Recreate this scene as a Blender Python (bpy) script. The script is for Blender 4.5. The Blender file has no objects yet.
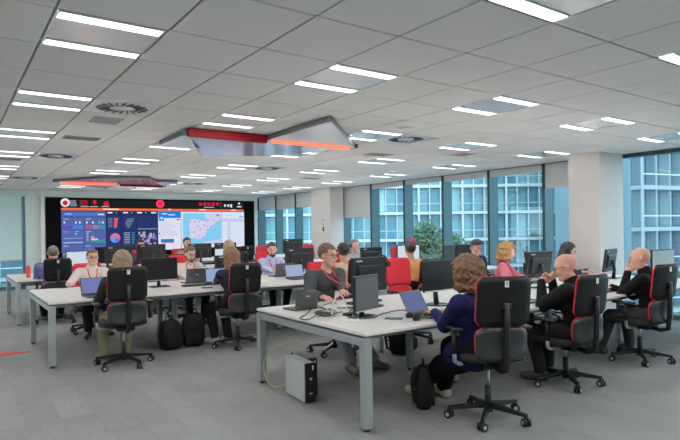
import bpy, bmesh, math, random
import numpy as np
from mathutils import Vector, Matrix

random.seed(7); np.random.seed(7)
SC = bpy.context.scene
COL = SC.collection
R = math.radians

# ------------------------------------------------------------------ camera
FPX, YAW, YH, ROLL, EYE = 558.5, 0.6142, 229.63, 0.0139, 1.5
ZC = 2.72                                   # ceiling height
cam_d = bpy.data.cameras.new('camera'); cam = bpy.data.objects.new('camera', cam_d)
COL.objects.link(cam); SC.camera = cam
cam_d.sensor_fit = 'HORIZONTAL'; cam_d.sensor_width = 36.0
cam_d.lens = FPX/680*36.0; cam_d.shift_y = (YH-220)/680
cam_d.clip_start = 0.05; cam_d.clip_end = 400
FW = Vector((math.sin(YAW), math.cos(YAW), 0)); RT = Vector((math.cos(YAW), -math.sin(YAW), 0)); UP = Vector((0, 0, 1))
# roll so that the photograph's horizon rises slightly to the right
cr, sr = math.cos(ROLL), math.sin(ROLL)
cx = RT*cr - UP*sr
cy = UP*cr + RT*sr
M = Matrix((cx, cy, -FW)).transposed().to_4x4(); M.translation = Vector((0, 0, EYE))
cam.matrix_world = M

# ------------------------------------------------------------------ sky, exposure
W = bpy.data.worlds.new('sky'); SC.world = W; W.use_nodes = True
nt = W.node_tree; nt.nodes.clear()
bg = nt.nodes.new('ShaderNodeBackground'); out = nt.nodes.new('ShaderNodeOutputWorld')
bg.inputs[0].default_value = (0.78, 0.91, 1.0, 1); bg.inputs[1].default_value = 3.5
nt.links.new(bg.outputs[0], out.inputs[0])
vs = SC.view_settings; vs.view_transform = 'Standard'; vs.look = 'None'; vs.gamma = 1.0
vs.use_curve_mapping = False; vs.exposure = 0.0
SC.cycles.use_denoising = True; SC.cycles.sample_clamp_direct = 2.5
SC.cycles.max_bounces = 8; SC.cycles.diffuse_bounces = 4; SC.cycles.glossy_bounces = 3
SC.cycles.transparent_max_bounces = 12; SC.cycles.caustics_reflective = False; SC.cycles.caustics_refractive = False
LAMP = 60.0                                   # radiance of the ceiling strips

# ------------------------------------------------------------------ pixel helpers (photo pixel -> point on a known plane)
def ray(x, y):
    a, b = x-340, YH-y
    xx, yy = cr*a+sr*b, -sr*a+cr*b
    return FW + RT*(xx/FPX) + UP*(yy/FPX)
def onz(x, y, z):
    d = ray(x, y); t = (z-EYE)/d.z; return d*t + Vector((0, 0, EYE))
def onY(x, y, Y):
    d = ray(x, y); t = Y/d.y; return d*t + Vector((0, 0, EYE))

# ------------------------------------------------------------------ materials
MATS = {}
def srgb(c):
    return tuple(((v/255)/12.92 if v/255 <= .04045 else ((v/255+.055)/1.055)**2.4) for v in c)
def mat(name, col=(.5, .5, .5), rough=.5, metal=0., noise=0., nscale=40., bump=0., emit=0., spec=.5, coat=0., alpha=1., sheen=0., trans=0.):
    if name in MATS: return MATS[name]
    m = bpy.data.materials.new(name); m.use_nodes = True; n = m.node_tree; b = n.nodes['Principled BSDF']
    b.inputs['Base Color'].default_value = (*col, 1); b.inputs['Roughness'].default_value = rough
    b.inputs['Metallic'].default_value = metal; b.inputs['Specular IOR Level'].default_value = spec
    b.inputs['Coat Weight'].default_value = coat; b.inputs['Alpha'].default_value = alpha
    b.inputs['Sheen Weight'].default_value = sheen; b.inputs['Transmission Weight'].default_value = trans
    if emit:
        b.inputs['Emission Color'].default_value = (*col, 1); b.inputs['Emission Strength'].default_value = emit
    if noise or bump:
        tc = n.nodes.new('ShaderNodeTexCoord'); nz = n.nodes.new('ShaderNodeTexNoise')
        nz.inputs['Scale'].default_value = nscale; nz.inputs['Detail'].default_value = 4
        n.links.new(tc.outputs['Object'], nz.inputs['Vector'])
        if noise:
            mp = n.nodes.new('ShaderNodeMapRange'); mp.inputs[1].default_value = .3; mp.inputs[2].default_value = .7
            mp.inputs[3].default_value = 1-noise; mp.inputs[4].default_value = 1+noise
            mx = n.nodes.new('ShaderNodeMix'); mx.data_type = 'RGBA'; mx.blend_type = 'MULTIPLY'; mx.inputs[0].default_value = 1
            mx.inputs[6].default_value = (*col, 1)
            n.links.new(nz.outputs[0], mp.inputs[0]); n.links.new(mp.outputs[0], mx.inputs[7]); n.links.new(mx.outputs[2], b.inputs['Base Color'])
        if bump:
            bp = n.nodes.new('ShaderNodeBump'); bp.inputs['Strength'].default_value = bump; bp.inputs['Distance'].default_value = .004
            n.links.new(nz.outputs[0], bp.inputs['Height']); n.links.new(bp.outputs[0], b.inputs['Normal'])
    MATS[name] = m; return m
def emat(name, col, s):
    if name in MATS: return MATS[name]
    m = bpy.data.materials.new(name); m.use_nodes = True; n = m.node_tree; n.nodes.clear()
    e = n.nodes.new('ShaderNodeEmission'); o = n.nodes.new('ShaderNodeOutputMaterial')
    e.inputs[0].default_value = (*col, 1); e.inputs[1].default_value = s
    n.links.new(e.outputs[0], o.inputs[0]); MATS[name] = m; return m
def glassmat(name, tint, refl=.08):
    m = bpy.data.materials.new(name); m.use_nodes = True; n = m.node_tree; n.nodes.clear()
    t = n.nodes.new('ShaderNodeBsdfTransparent'); g = n.nodes.new('ShaderNodeBsdfGlossy'); x = n.nodes.new('ShaderNodeMixShader')
    lw = n.nodes.new('ShaderNodeLayerWeight'); pw = n.nodes.new('ShaderNodeMath'); pw.operation = 'POWER'; pw.inputs[1].default_value = 5
    f = n.nodes.new('ShaderNodeMath'); f.operation = 'MULTIPLY_ADD'; f.inputs[1].default_value = .92; f.inputs[2].default_value = .04
    n.links.new(lw.outputs['Facing'], pw.inputs[0]); n.links.new(pw.outputs[0], f.inputs[0]); o = n.nodes.new('ShaderNodeOutputMaterial')
    t.inputs[0].default_value = (*tint, 1); g.inputs['Roughness'].default_value = .01; g.inputs[0].default_value = (.9, .97, 1, 1)
    n.links.new(f.outputs[0], x.inputs[0]); n.links.new(t.outputs[0], x.inputs[1]); n.links.new(g.outputs[0], x.inputs[2])
    n.links.new(x.outputs[0], o.inputs[0]); MATS[name] = m; return m

def carpet():
    m = bpy.data.materials.new('carpet'); m.use_nodes = True; n = m.node_tree; b = n.nodes['Principled BSDF']
    b.inputs['Roughness'].default_value = .92; b.inputs['Specular IOR Level'].default_value = .25
    tc = n.nodes.new('ShaderNodeTexCoord')
    mp = n.nodes.new('ShaderNodeMapping'); mp.inputs['Rotation'].default_value = (0, 0, R(90)); n.links.new(tc.outputs['Object'], mp.inputs[0])
    br = n.nodes.new('ShaderNodeTexBrick'); br.inputs['Color1'].default_value = (.160, .163, .163, 1); br.inputs['Color2'].default_value = (.188, .191, .190, 1)
    br.inputs['Mortar'].default_value = (.145, .147, .147, 1); br.inputs['Scale'].default_value = 1; br.inputs['Mortar Size'].default_value = .002
    br.inputs['Brick Width'].default_value = 1.0; br.inputs['Row Height'].default_value = .25
    n.links.new(mp.outputs[0], br.inputs['Vector'])
    st = n.nodes.new('ShaderNodeMapping'); st.inputs['Scale'].default_value = (90, 5, 1); n.links.new(tc.outputs['Object'], st.inputs[0])
    nz = n.nodes.new('ShaderNodeTexNoise'); nz.inputs['Scale'].default_value = 1; nz.inputs['Detail'].default_value = 3; n.links.new(st.outputs[0], nz.inputs['Vector'])
    big = n.nodes.new('ShaderNodeTexNoise'); big.inputs['Scale'].default_value = 1.3; n.links.new(tc.outputs['Object'], big.inputs['Vector'])
    ad = n.nodes.new('ShaderNodeMath'); ad.operation = 'ADD'; n.links.new(nz.outputs[0], ad.inputs[0]); n.links.new(big.outputs[0], ad.inputs[1])
    r = n.nodes.new('ShaderNodeMapRange'); r.inputs[1].default_value = .6; r.inputs[2].default_value = 1.4; r.inputs[3].default_value = .8; r.inputs[4].default_value = 1.2
    n.links.new(ad.outputs[0], r.inputs[0])
    mx = n.nodes.new('ShaderNodeMix'); mx.data_type = 'RGBA'; mx.blend_type = 'MULTIPLY'; mx.inputs[0].default_value = 1
    n.links.new(br.outputs[0], mx.inputs[6]); n.links.new(r.outputs[0], mx.inputs[7]); n.links.new(mx.outputs[2], b.inputs['Base Color'])
    MATS['carpet'] = m; return m

# ------------------------------------------------------------------ mesh builder
class MB:
    def __init__(s): s.v = []; s.f = []; s.m = []; s.sm = []
    def add(s, v, f, mi=0, smooth=False):
        o = len(s.v); s.v += [tuple(p) for p in v]; s.f += [tuple(i+o for i in q) for q in f]
        s.m += [mi]*len(f); s.sm += [smooth]*len(f); return s
    def box(s, c, d, mi=0, bev=0., rot=None):
        x, y, z = d[0]/2, d[1]/2, d[2]/2
        if bev <= 0:
            v = [(-x, -y, -z), (x, -y, -z), (x, y, -z), (-x, y, -z), (-x, -y, z), (x, -y, z), (x, y, z), (-x, y, z)]
            f = [(3, 2, 1, 0), (4, 5, 6, 7), (0, 1, 5, 4), (1, 2, 6, 5), (2, 3, 7, 6), (3, 0, 4, 7)]
        else:
            b = min(bev, x*.9, y*.9, z*.9)
            v = []; idx = {}
            for sx in (-1, 1):
                for sy in (-1, 1):
                    for sz in (-1, 1):
                        for ax in range(3):
                            p = [sx*(x-b), sy*(y-b), sz*(z-b)]; p[ax] += (sx, sy, sz)[ax]*b
                            idx[sx, sy, sz, ax] = len(v); v.append(tuple(p))
            f = []
            S = (-1, 1)
            for ax in range(3):
                o = [a for a in range(3) if a != ax]
                for sg in S:
                    q = []
                    for a, bb in ((-1, -1), (1, -1), (1, 1), (-1, 1)):
                        k = [0, 0, 0]; k[ax] = sg; k[o[0]] = a; k[o[1]] = bb; q.append(idx[k[0], k[1], k[2], ax])
                    f.append(tuple(q))
                for a in S:
                    for bb in S:
                        k0 = [0, 0, 0]; k1 = [0, 0, 0]; k0[ax] = -1; k1[ax] = 1
                        for k in (k0, k1): k[o[0]] = a; k[o[1]] = bb
                        f.append((idx[(*k0, o[0])], idx[(*k1, o[0])], idx[(*k1, o[1])], idx[(*k0, o[1])]))
            for sx in S:
                for sy in S:
                    for sz in S: f.append((idx[sx, sy, sz, 0], idx[sx, sy, sz, 1], idx[sx, sy, sz, 2]))
        c = Vector(c)
        v = [((rot @ Vector(p)) if rot else Vector(p))+c for p in v]
        return s.add(v, f, mi)
    def tube(s, pts, r, n=8, mi=0, cap=True, smooth=True):
        pts = [Vector(p) for p in pts]; rs = r if isinstance(r, (list, tuple)) else [r]*len(pts)
        v = []; f = []; prev = None
        for i, p in enumerate(pts):
            t = (pts[min(i+1, len(pts)-1)]-pts[max(i-1, 0)]).normalized()
            if prev is None:
                a = Vector((0, 0, 1)) if abs(t.z) < .9 else Vector((1, 0, 0)); u = t.cross(a).normalized()
            else: u = (prev-t*prev.dot(t)).normalized()
            prev = u; w = t.cross(u)
            for k in range(n):
                an = 2*math.pi*k/n; v.append(p+(u*math.cos(an)+w*math.sin(an))*rs[i])
        for i in range(len(pts)-1):
            for k in range(n): f.append((i*n+k, i*n+(k+1) % n, (i+1)*n+(k+1) % n, (i+1)*n+k))
        s.add(v, f, mi, smooth)
        if cap:
            o = len(s.v)-len(v)
            s.f += [tuple(o+k for k in range(n))[::-1], tuple(o+(len(pts)-1)*n+k for k in range(n))]; s.m += [mi]*2; s.sm += [False]*2
        return s
    def cyl(s, c, r, h, n=16, mi=0, axis=(0, 0, 1), r2=None):
        a = Vector(axis).normalized()*h/2; c = Vector(c)
        return s.tube([c-a, c+a], [r, r if r2 is None else r2], n, mi)
    def lathe(s, prof, n=20, mi=0, c=(0, 0, 0)):
        c = Vector(c); v = []; f = []
        for (r, z) in prof:
            for k in range(n): an = 2*math.pi*k/n; v.append(c+Vector((r*math.cos(an), r*math.sin(an), z)))
        for i in range(len(prof)-1):
            for k in range(n): f.append((i*n+k, i*n+(k+1) % n, (i+1)*n+(k+1) % n, (i+1)*n+k))
        f.append(tuple(range(n))[::-1]); f.append(tuple((len(prof)-1)*n+k for k in range(n)))
        return s.add(v, f, mi, True)
    def prism(s, poly, z0, z1, mi=0, smooth=False):
        n = len(poly); v = [(p[0], p[1], z0) for p in poly]+[(p[0], p[1], z1) for p in poly]
        f = [tuple(range(n))[::-1], tuple(range(n, 2*n))]+[(i, (i+1) % n, n+(i+1) % n, n+i) for i in range(n)]
        return s.add(v, f, mi, smooth)
    def quad(s, a, b, c, d, mi=0): return s.add([a, b, c, d], [(0, 1, 2, 3)], mi)
    def shell(s, w, z0, z1, y0, curve, tilt, t, mi=0, rnd=.05, nu=8, nv=8, bulge=0.):
        """upholstered back panel: curved slab with rounded corners"""
        h = z1-z0; front = []; back = []
        for j in range(nv+1):
            v = j/nv; zz = z0+h*v
            e = min(zz-z0, z1-zz); k = 1.
            hw = w/2-(rnd-math.sqrt(max(0, rnd*rnd-(rnd-e)**2)) if e < rnd else 0)
            for i in range(nu+1):
                u = -1+2*i/nu; x = hw*u
                y = y0+curve*u*u+tilt*v-bulge*math.sin(math.pi*v)
                front.append((x, y+t/2, zz)); back.append((x, y-t/2, zz))
        N = len(front); v = front+back; f = []
        ix = lambda i, j: j*(nu+1)+i
        for j in range(nv):
            for i in range(nu):
                a, b, c, d = ix(i, j), ix(i+1, j), ix(i+1, j+1), ix(i, j+1)
                f.append((d, c, b, a)); f.append((N+a, N+b, N+c, N+d))
        rim = [ix(i, 0) for i in range(nu)]+[ix(nu, j) for j in range(nv)]+[ix(i, nv) for i in range(nu, 0, -1)]+[ix(0, j) for j in range(nv, 0, -1)]
        for q in range(len(rim)):
            a, b = rim[q], rim[(q+1) % len(rim)]; f.append((a, b, N+b, N+a))
        return s.add(v, f, mi, True)
    def build(s, name, mats, parent=None, loc=None):
        me = bpy.data.meshes.new(name); me.from_pydata(s.v, [], s.f)
        mats = mats if isinstance(mats, (list, tuple)) else [mats]
        for m in mats: me.materials.append(m)
        me.polygons.foreach_set('material_index', s.m); me.polygons.foreach_set('use_smooth', s.sm); me.update()
        o = bpy.data.objects.new(name, me); COL.objects.link(o)
        if parent: o.parent = parent
        if loc is not None: o.location = loc
        return o
def tag(o, label=None, cat=None, group=None, kind=None):
    if label: o['label'] = label
    if cat: o['category'] = cat
    if group: o['group'] = group
    if kind: o['kind'] = kind
    return o
def thing(name, label, cat, loc=(0, 0, 0), yaw=0, group=None):
    o = bpy.data.objects.new(name, None); COL.objects.link(o); o.empty_display_size = .1
    o.location = loc; o.rotation_euler = (0, 0, R(yaw)); return tag(o, label, cat, group)
def dup(o, parent=None):
    c = o.copy(); COL.objects.link(c)
    if parent: c.parent = parent
    for ch in list(o.children): dup(ch, c)
    return c
ORD = ['first', 'second', 'third', 'fourth', 'fifth', 'sixth', 'seventh', 'eighth', 'ninth', 'tenth']

# shared materials
m_tile = mat('ceiling_tile', (.80, .805, .79), .9, noise=.04, nscale=120, bump=.15)
m_grid = mat('ceiling_grid', (.16, .15, .13), .6)
m_wall = mat('white_paint', (.72, .74, .73), .7, noise=.015, nscale=8)
m_far = mat('grey_paint', (.34, .35, .35), .8, noise=.02, nscale=6)
m_green = mat('pale_panel', (.60, .70, .68), .6)
m_col = mat('column_paint', (.60, .575, .56), .75, noise=.02, nscale=6)
m_frame = mat('window_frame', (.055, .12, .15), .4, .3)
m_dark = mat('dark_gap', (.02, .025, .03), .6)
def translucent(name, col, amount):
    m = bpy.data.materials.new(name); m.use_nodes = True; n = m.node_tree; n.nodes.clear()
    d = n.nodes.new('ShaderNodeBsdfDiffuse'); t = n.nodes.new('ShaderNodeBsdfTranslucent'); x = n.nodes.new('ShaderNodeMixShader'); o = n.nodes.new('ShaderNodeOutputMaterial')
    wv = n.nodes.new('ShaderNodeTexNoise'); wv.inputs['Scale'].default_value = 220; rp = n.nodes.new('ShaderNodeMix'); rp.data_type = 'RGBA'
    rp.inputs[6].default_value = (*[v*.93 for v in col], 1); rp.inputs[7].default_value = (*col, 1); n.links.new(wv.outputs[0], rp.inputs[0])
    for q in (d, t): n.links.new(rp.outputs[2], q.inputs[0])
    x.inputs[0].default_value = amount; n.links.new(d.outputs[0], x.inputs[1]); n.links.new(t.outputs[0], x.inputs[2]); n.links.new(x.outputs[0], o.inputs[0])
    MATS[name] = m; return m
m_blind = translucent('blind_fabric', (.58, .60, .60), .12)
m_glass = glassmat('window_glass', (.80, .93, .95))
m_black = mat('black_plastic', (.007, .007, .008), .45, spec=.35)
m_blackg = mat('black_gloss', (.01, .011, .012), .16)
m_shell = mat('chair_shell', (.006, .0065, .007), .55, noise=.1, nscale=300, spec=.25)
m_lumbar = mat('chair_lumbar', (.022, .025, .027), .4, spec=.4)
m_seatf = mat('chair_seat_fabric', (.008, .008, .009), .9, noise=.15, nscale=200)
m_red = mat('red_fabric', (.52, .012, .025), .8, noise=.06, nscale=200)
m_alu = mat('aluminium', (.55, .56, .57), .35, .8)
m_greyp = mat('grey_plastic', (.33, .34, .35), .45)
m_top = mat('desk_laminate', (.82, .79, .77), .42, noise=.02, nscale=30)
m_leg = mat('desk_leg_paint', (.30, .33, .345), .4, .35)
m_white = mat('white_plastic', (.8, .8, .8), .4)
m_off = mat('screen_off', (.008, .009, .010), .3, spec=.25)
m_cable = mat('cable_black', (.015, .015, .016), .5)
m_cablew = mat('cable_white', (.72, .72, .70), .5)
m_yel = mat('cable_yellow', (.55, .48, .12), .5)

# ------------------------------------------------------------------ floor
b = MB(); b.box((1.5, 7.5, -.05), (16.4, 24.8, .1))
tag(b.build('floor', carpet()), kind='structure', label='grey streaked carpet floor')

# ------------------------------------------------------------------ ceiling with its tiles
TX, TY, OX, OY = .6146, .6699, 1.7239, 2.6453      # tile pitch and grid origin
I0, I1, J0, J1 = -11, 13, -10, 26
b = MB(); b.box((1.5, 7.5, ZC+.096), (16.4, 24.8, .2))
ceil = tag(b.build('ceiling', m_grid), kind='structure', label='suspended ceiling of grey square tiles')
lights = []; specials = {(-1, 4), (5, 4), (5, 10), (-1, 10), (-1, 16), (5, 16)}
grilles = {(-1, 7): 'long', (-1, 5): 'small', (6, 6): 'long', (8, 5): 'small', (8, 12): 'long', (-2, 11): 'long'}
def is_light(i, j): return i % 3 == 1 and j % 3 == 1 and -8 <= i <= 11 and j <= 19
gapx, gapy = .014, .015
cells = []
for i in range(I0, I1):
    for j in range(J0, J1):
        x0, x1 = OX+i*TX, OX+(i+1)*TX; y0, y1 = OY+j*TY, OY+(j+1)*TY
        x1 = min(x1, 9.34); y1 = min(y1, 19.75)
        if x1-x0 < .05 or y1-y0 < .05: continue
        if is_light(i, j) and x1-x0 > .6: lights.append((i, j)); continue
        if (i, j) in specials: continue
        cells.append((i, j, x0, x1, y0, y1))
def cell_rank(c):
    p = Vector(((c[2]+c[3])/2, (c[4]+c[5])/2, 0)); d = p.dot(FW); l = p.dot(RT)
    inview = d > 1.2 and abs(l/d) < .75 and 1.22/d*FPX < 250
    return (0 if inview else 1, d)
cells.sort(key=cell_rank)
tile_me = None; rest = MB()
for n, (i, j, x0, x1, y0, y1) in enumerate(cells):
    full = abs(x1-x0-TX) < 1e-4 and abs(y1-y0-TY) < 1e-4
    if n < 299:
        if full and tile_me:
            o = bpy.data.objects.new('ceiling_tile', tile_me); COL.objects.link(o); o.parent = ceil
        else:
            t = MB(); t.box((0, 0, .011), (x1-x0-gapx, y1-y0-gapy, .022), bev=.003); o = t.build('ceiling_tile', m_tile, ceil)
            if full: tile_me = o.data
        o.location = ((x0+x1)/2, (y0+y1)/2, ZC-.012)
    else: rest.box(((x0+x1)/2, (y0+y1)/2, ZC-.001), (x1-x0-gapx, y1-y0-gapy, .022))
tag(rest.build('distant_ceiling_tiles', m_tile, ceil), kind='stuff')

# recessed twin strip luminaires
m_lamp = emat('lamp_diffuser', (.985, 1.0, .975), LAMP)
m_panel = mat('lamp_panel', (.78, .81, .82), .22, .35)
def light_fixture():
    t = thing('ceiling_light', 'x', 'ceiling light')
    p = MB(); p.box((0, 0, .012), (TX-.02, TY-.014, .02), bev=.003); p.build('panel', m_panel, t)
    for sy in (-1, 1):
        p = MB(); p.box((0, sy*(TY/2-.075), -.002), (TX-.06, .10, .012), bev=.002); d = p.build('diffuser', m_lamp, t)
        p = MB()
        for e in (-1, 1): p.box((0, sy*(TY/2-.075)+e*.053, .0), (TX-.04, .006, .012))
        p.build('trim', m_alu, d)
    return t
proto = light_fixture()
rows = sorted({j for i, j in lights})
for n, (i, j) in enumerate(lights):
    o = proto if n == 0 else dup(proto)
    o.location = (OX+(i+.5)*TX, OY+(j+.5)*TY, ZC-.012)
    r_ = rows.index(j); c_ = sorted(a for a, bq in lights if bq == j).index(i)
    o['label'] = 'twin-strip ceiling light in the %s row from the video wall, %s from the windows' % (ORD[len(rows)-1-rows.index(j)], ORD[sum(1 for a, bq in lights if bq == j and a > i)])
    o['group'] = 'recessed ceiling lights'
# swirl diffusers, grilles, loudspeaker
m_diff = mat('diffuser_plate', (.80, .84, .84), .22, .15)
SWL = {(-1, 4): 'nearest air swirl diffuser on the left, beside the twin light strips', (5, 4): 'bright square air swirl diffuser over the middle desks near the windows', (5, 10): 'air swirl diffuser behind the red ceiling sculpture',
       (-1, 10): 'air swirl diffuser at left before the small far sculpture', (-1, 16): 'farthest left air swirl diffuser near the pale wall', (5, 16): 'farthest air swirl diffuser above the video wall map'}
for (i, j), lb in SWL.items():
    t = thing('swirl_diffuser', lb, 'air diffuser', (OX+(i+.5)*TX, OY+(j+.5)*TY, ZC-.012), 0, 'ceiling swirl diffusers')
    p = MB(); p.box((0, 0, .012), (TX-.02, TY-.014, .02), bev=.003); p.build('plate', m_diff, t)
    p = MB(); p.lathe([(.10, -.004), (.10, .002), (.02, .002)][::-1], 24); p.build('hub', m_diff, t)
    for k in range(20):
        a = 2*math.pi*k/20; p = MB()
        c0 = Vector((math.cos(a)*.12, math.sin(a)*.12, -.002)); c1 = Vector((math.cos(a+.18)*.235, math.sin(a+.18)*.235, -.002))
        dr = (c1-c0).normalized(); sd = Vector((-dr.y, dr.x, 0))
        q = [c0-sd*.005, c1-sd*.011, c1+sd*.011, c0+sd*.005]; p.prism([(v.x, v.y) for v in q], -.003, .004); p.build('slot_blade', mat('slot_dark', (.03, .033, .035), .7), t)
GRL = {(-1, 7): 'long dark return air grille between the two left diffusers', (-1, 5): 'small pale air grille just behind the left swirl diffuser', (6, 6): 'long return air grille right of the lights above the cream jumper person',
       (8, 5): 'small pale air grille over the window desks', (8, 12): 'long return air grille far away above the second column', (-2, 11): 'long return air grille at the left picture edge'}
for (i, j), kd in grilles.items():
    w = .40 if kd == 'long' else .26; h = .24 if kd == 'long' else .3
    t = thing('ceiling_grille', GRL[i, j], 'air grille', (OX+(i+.5)*TX, OY+(j+.5)*TY, ZC-.012))
    fr = mat('grille_frame', (.42, .42, .41), .5); p = MB()
    for s_ in (-1, 1):
        p.box((s_*w/2, 0, -.004), (.02, h+.02, .01)); p.box((0, s_*h/2, -.004), (w+.02, .02, .01))
    p.build('frame', fr, t)
    p = MB(); p.box((0, 0, -.001), (w, h, .004)); p.build('backing', m_dark if kd == 'long' else mat('grille_pale', (.3, .3, .3), .6), t)
    for k in range(7):
        p = MB(); p.box((-w/2+w*(k+.5)/7 if kd == 'small' else 0, -h/2+h*(k+.5)/7 if kd == 'long' else 0, -.004), (w-.02, .010, .004) if kd == 'long' else (.014, h-.02, .004)); p.build('slat', fr, t)
t = thing('ceiling_speaker', 'round white flush loudspeaker in the ceiling before the bright diffuser', 'loudspeaker', (OX+4.55*TX, OY+3.5*TY, ZC-.012))
p = MB(); p.lathe([(.02, -.006), (.10, -.006), (.125, -.002), (.13, .003)], 28); p.build('rim', m_white, t)
p = MB(); p.lathe([(.005, -.0085), (.10, -.0085), (.101, -.005)], 28); p.build('mesh_cover', mat('speaker_mesh', (.6, .62, .62), .6, noise=.2, nscale=400), t)
t = thing('smoke_detector', 'small white smoke detector on the ceiling by the windows', 'smoke detector', (OX+9.7*TX, OY+9.45*TY, ZC-.012))
p = MB(); p.lathe([(.02, -.05), (.035, -.045), (.05, -.02), (.055, 0)], 20); p.build('body', m_white, t)
p = MB(); p.lathe([(.036, -.046), (.039, -.040), (.039, -.036), (.03, -.034)], 20); p.build('vent_ring', m_greyp, t)

# ------------------------------------------------------------------ walls, columns
WY = 17.3
def struct(name, bld, m, label=None): return tag(bld.build(name, m), label=label, kind='structure')
p = MB(); p.box((5.39, WY+.1, 1.36), (6.68, .2, 2.72)); struct('wall_back', p, m_green, 'pale green wall around the video wall')
p = MB(); p.box((-2.6, WY+.1, 2.62), (9.3, .2, .2)); struct('trim_1', p, m_green, 'pale bulkhead above the left blinds')
p = MB(); p.box((-6.6, 6.4, 1.36), (.2, 22.6, 2.72)); struct('wall_left', p, m_far, 'grey side wall')
p = MB(); p.box((1.5, -4.85, 1.36), (16.4, .2, 2.72)); struct('wall_front', p, m_far, 'grey wall behind the camera')
p = MB(); p.box((9.01, 5.235, 1.36), (.72, .55, 2.72)); c1 = struct('column', p, m_col, 'white square near column beside the right window')
p = MB(); p.box((9.1, 13.55, 1.36), (.46, 1.0, 2.72)); c2 = struct('column', p, m_col, 'white column with wall controls in front of the far windows')
for k, (z, h) in enumerate(((1.78, .05), (1.66, .05), (1.52, .13))):
    p = MB(); p.box((8.862, 13.4, z), (.016, .09 if k < 2 else .06, h), bev=.004); p.build('wall_control', m_greyp if k < 2 else m_black, c2)
p = MB(); p.box((5.39, WY-.01, 2.61), (6.68, .06, .2)); struct('trim_2', p, m_green, 'pale bulkhead above the video wall')
p = MB(); p.box((2.16, WY-.06, 1.27), (.09, .2, 2.54)); struct('trim_3', p, m_wall, 'white post left of the video wall')

# window wall on the right (X = 9.35) and the glazed stretch at the back left
WX = 9.36; MU = [6.5+1.33*k for k in range(-8, 11)]
win_n = 0
def window(mk, name, label):
    global win_n; win_n += 1
    t = bpy.data.objects.new('window_%d' % win_n, None); COL.objects.link(t); tag(t, label=label, kind='structure'); return t
for k in range(len(MU)-1):
    y0, y1 = MU[k], MU[k+1]
    t = window(None, None, 'tall floor-to-ceiling window pane with blue steel mullion, bay %d along the window wall' % (k+1))
    t.location = (WX, y0, 0)
    p = MB(); p.box((.15, 0, 1.36), (.28, .055, 2.72), bev=.004); p.build('mullion', m_frame, t)
    p = MB(); p.box((.0, -.0, 1.36), (.02, .03, 2.72)); p.build('mullion_gap', m_dark, t)
    p = MB(); p.box((.15, 1.33/2, .04), (.28, 1.275, .08)); p.build('sill', m_frame, t)
    p = MB(); p.box((.21, 1.33/2, 2.69), (.16, 1.275, .06)); p.build('head', m_frame, t)
    p = MB(); p.box((.26, 1.33/2, 1.37), (.012, 1.275, 2.58)); p.build('pane', m_glass, t)
p = MB(); p.box((8.6, 19.88, 1.36), (2.2, .2, 2.72)); struct('wall_end', p, m_green, 'pale wall closing the passage behind the video wall')
mu_label = {17: 'grey roller blind hidden deepest behind the video wall', 16: 'grey roller blind just right of the video wall edge', 15: 'grey roller blind half lowered second from the video wall', 14: 'grey roller blind third from the video wall', 13: 'grey roller blind just left of the far column',
            12: 'long grey roller blind lowered nearly to the heads, right of far column', 11: 'rolled-up grey blind above the first clear window', 10: 'rolled-up grey blind above the window with trees', 9: 'rolled-up grey blind above the middle facade window', 8: 'rolled-up grey blind above the window behind the pink shirt person', 7: 'half-lowered grey blind touching the near column'}
# bay index k runs from MU[k] to MU[k+1]
for yb in range(len(MU)-1):
    yc = (MU[yb]+MU[yb+1])/2
    z = None
    for key, (ya, zb) in {17: (19.1, 2.24), 16: (17.8, 2.24), 15: (16.5, 2.24), 14: (15.1, 2.25), 13: (14.1, 2.25), 12: (12.4, 1.84), 11: (11.2, 2.585), 10: (9.9, 2.60), 9: (8.5, 2.57), 8: (7.2, 2.565), 7: (5.8, 2.24)}.items():
        if abs(ya-yc) < .66: z = (key, zb)
    if not z: continue
    if any(o.get('bay') == z[0] for o in COL.objects): continue
    t = thing('roller_blind', mu_label[z[0]], 'blind', (WX+.03, yc, 0), 0, 'window roller blinds'); t['bay'] = z[0]
    zb = z[1]; p = MB(); p.box((0, 0, (2.70+zb)/2), (.006, 1.27, 2.70-zb)); p.build('fabric', m_blind, t)
    p = MB(); p.box((0, 0, zb), (.018, 1.27, .025), bev=.004); p.build('bottom_bar', m_alu, t)
    p = MB(); p.cyl((.02, 0, 2.675), .022, 1.28, 12, axis=(0, 1, 0)); p.build('roller', m_greyp, t)
for o in list(COL.objects):
    if 'bay' in o.keys(): del o['bay']
# back left windows with lowered blinds
for k, x in enumerate((1.72, .12, -1.48, -3.08)):
    t = window(None, None, 'back window with lowered pale blind, bay %d left of the video wall' % (k+1)); t.location = (x, WY+.05, 0)
    p = MB(); p.box((0, .06, 1.26), (.06, .2, 2.52), bev=.004); p.build('mullion', m_frame, t)
    p = MB(); p.box((-.8, .06, .05), (1.54, .2, .1)); p.build('sill', m_frame, t)
    p = MB(); p.box((-.8, .13, 1.3), (1.54, .012, 2.4)); p.build('pane', m_glass, t)
    if k < 2:
        t = thing('roller_blind', ['pale translucent blind lowered over the back left window', 'pale translucent blind cut by the left picture edge'][k], 'blind', (x-.8, WY+.02, 0))
        mt = MATS.get('pale_blind') or translucent('pale_blind', (.74, .82, .79), .6)
        p = MB(); p.box((0, 0, 1.66), (1.5, .006, 1.72)); p.build('fabric', mt, t)
        p = MB(); p.box((0, 0, .80), (1.5, .018, .03), bev=.004); p.build('bottom_bar', m_alu, t)
p = MB(); p.box((1.94, WY+.05, 1.26), (.36, .1, 2.52)); struct('wall_pier', p, m_green, 'pale green pier left of the video wall')

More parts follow.
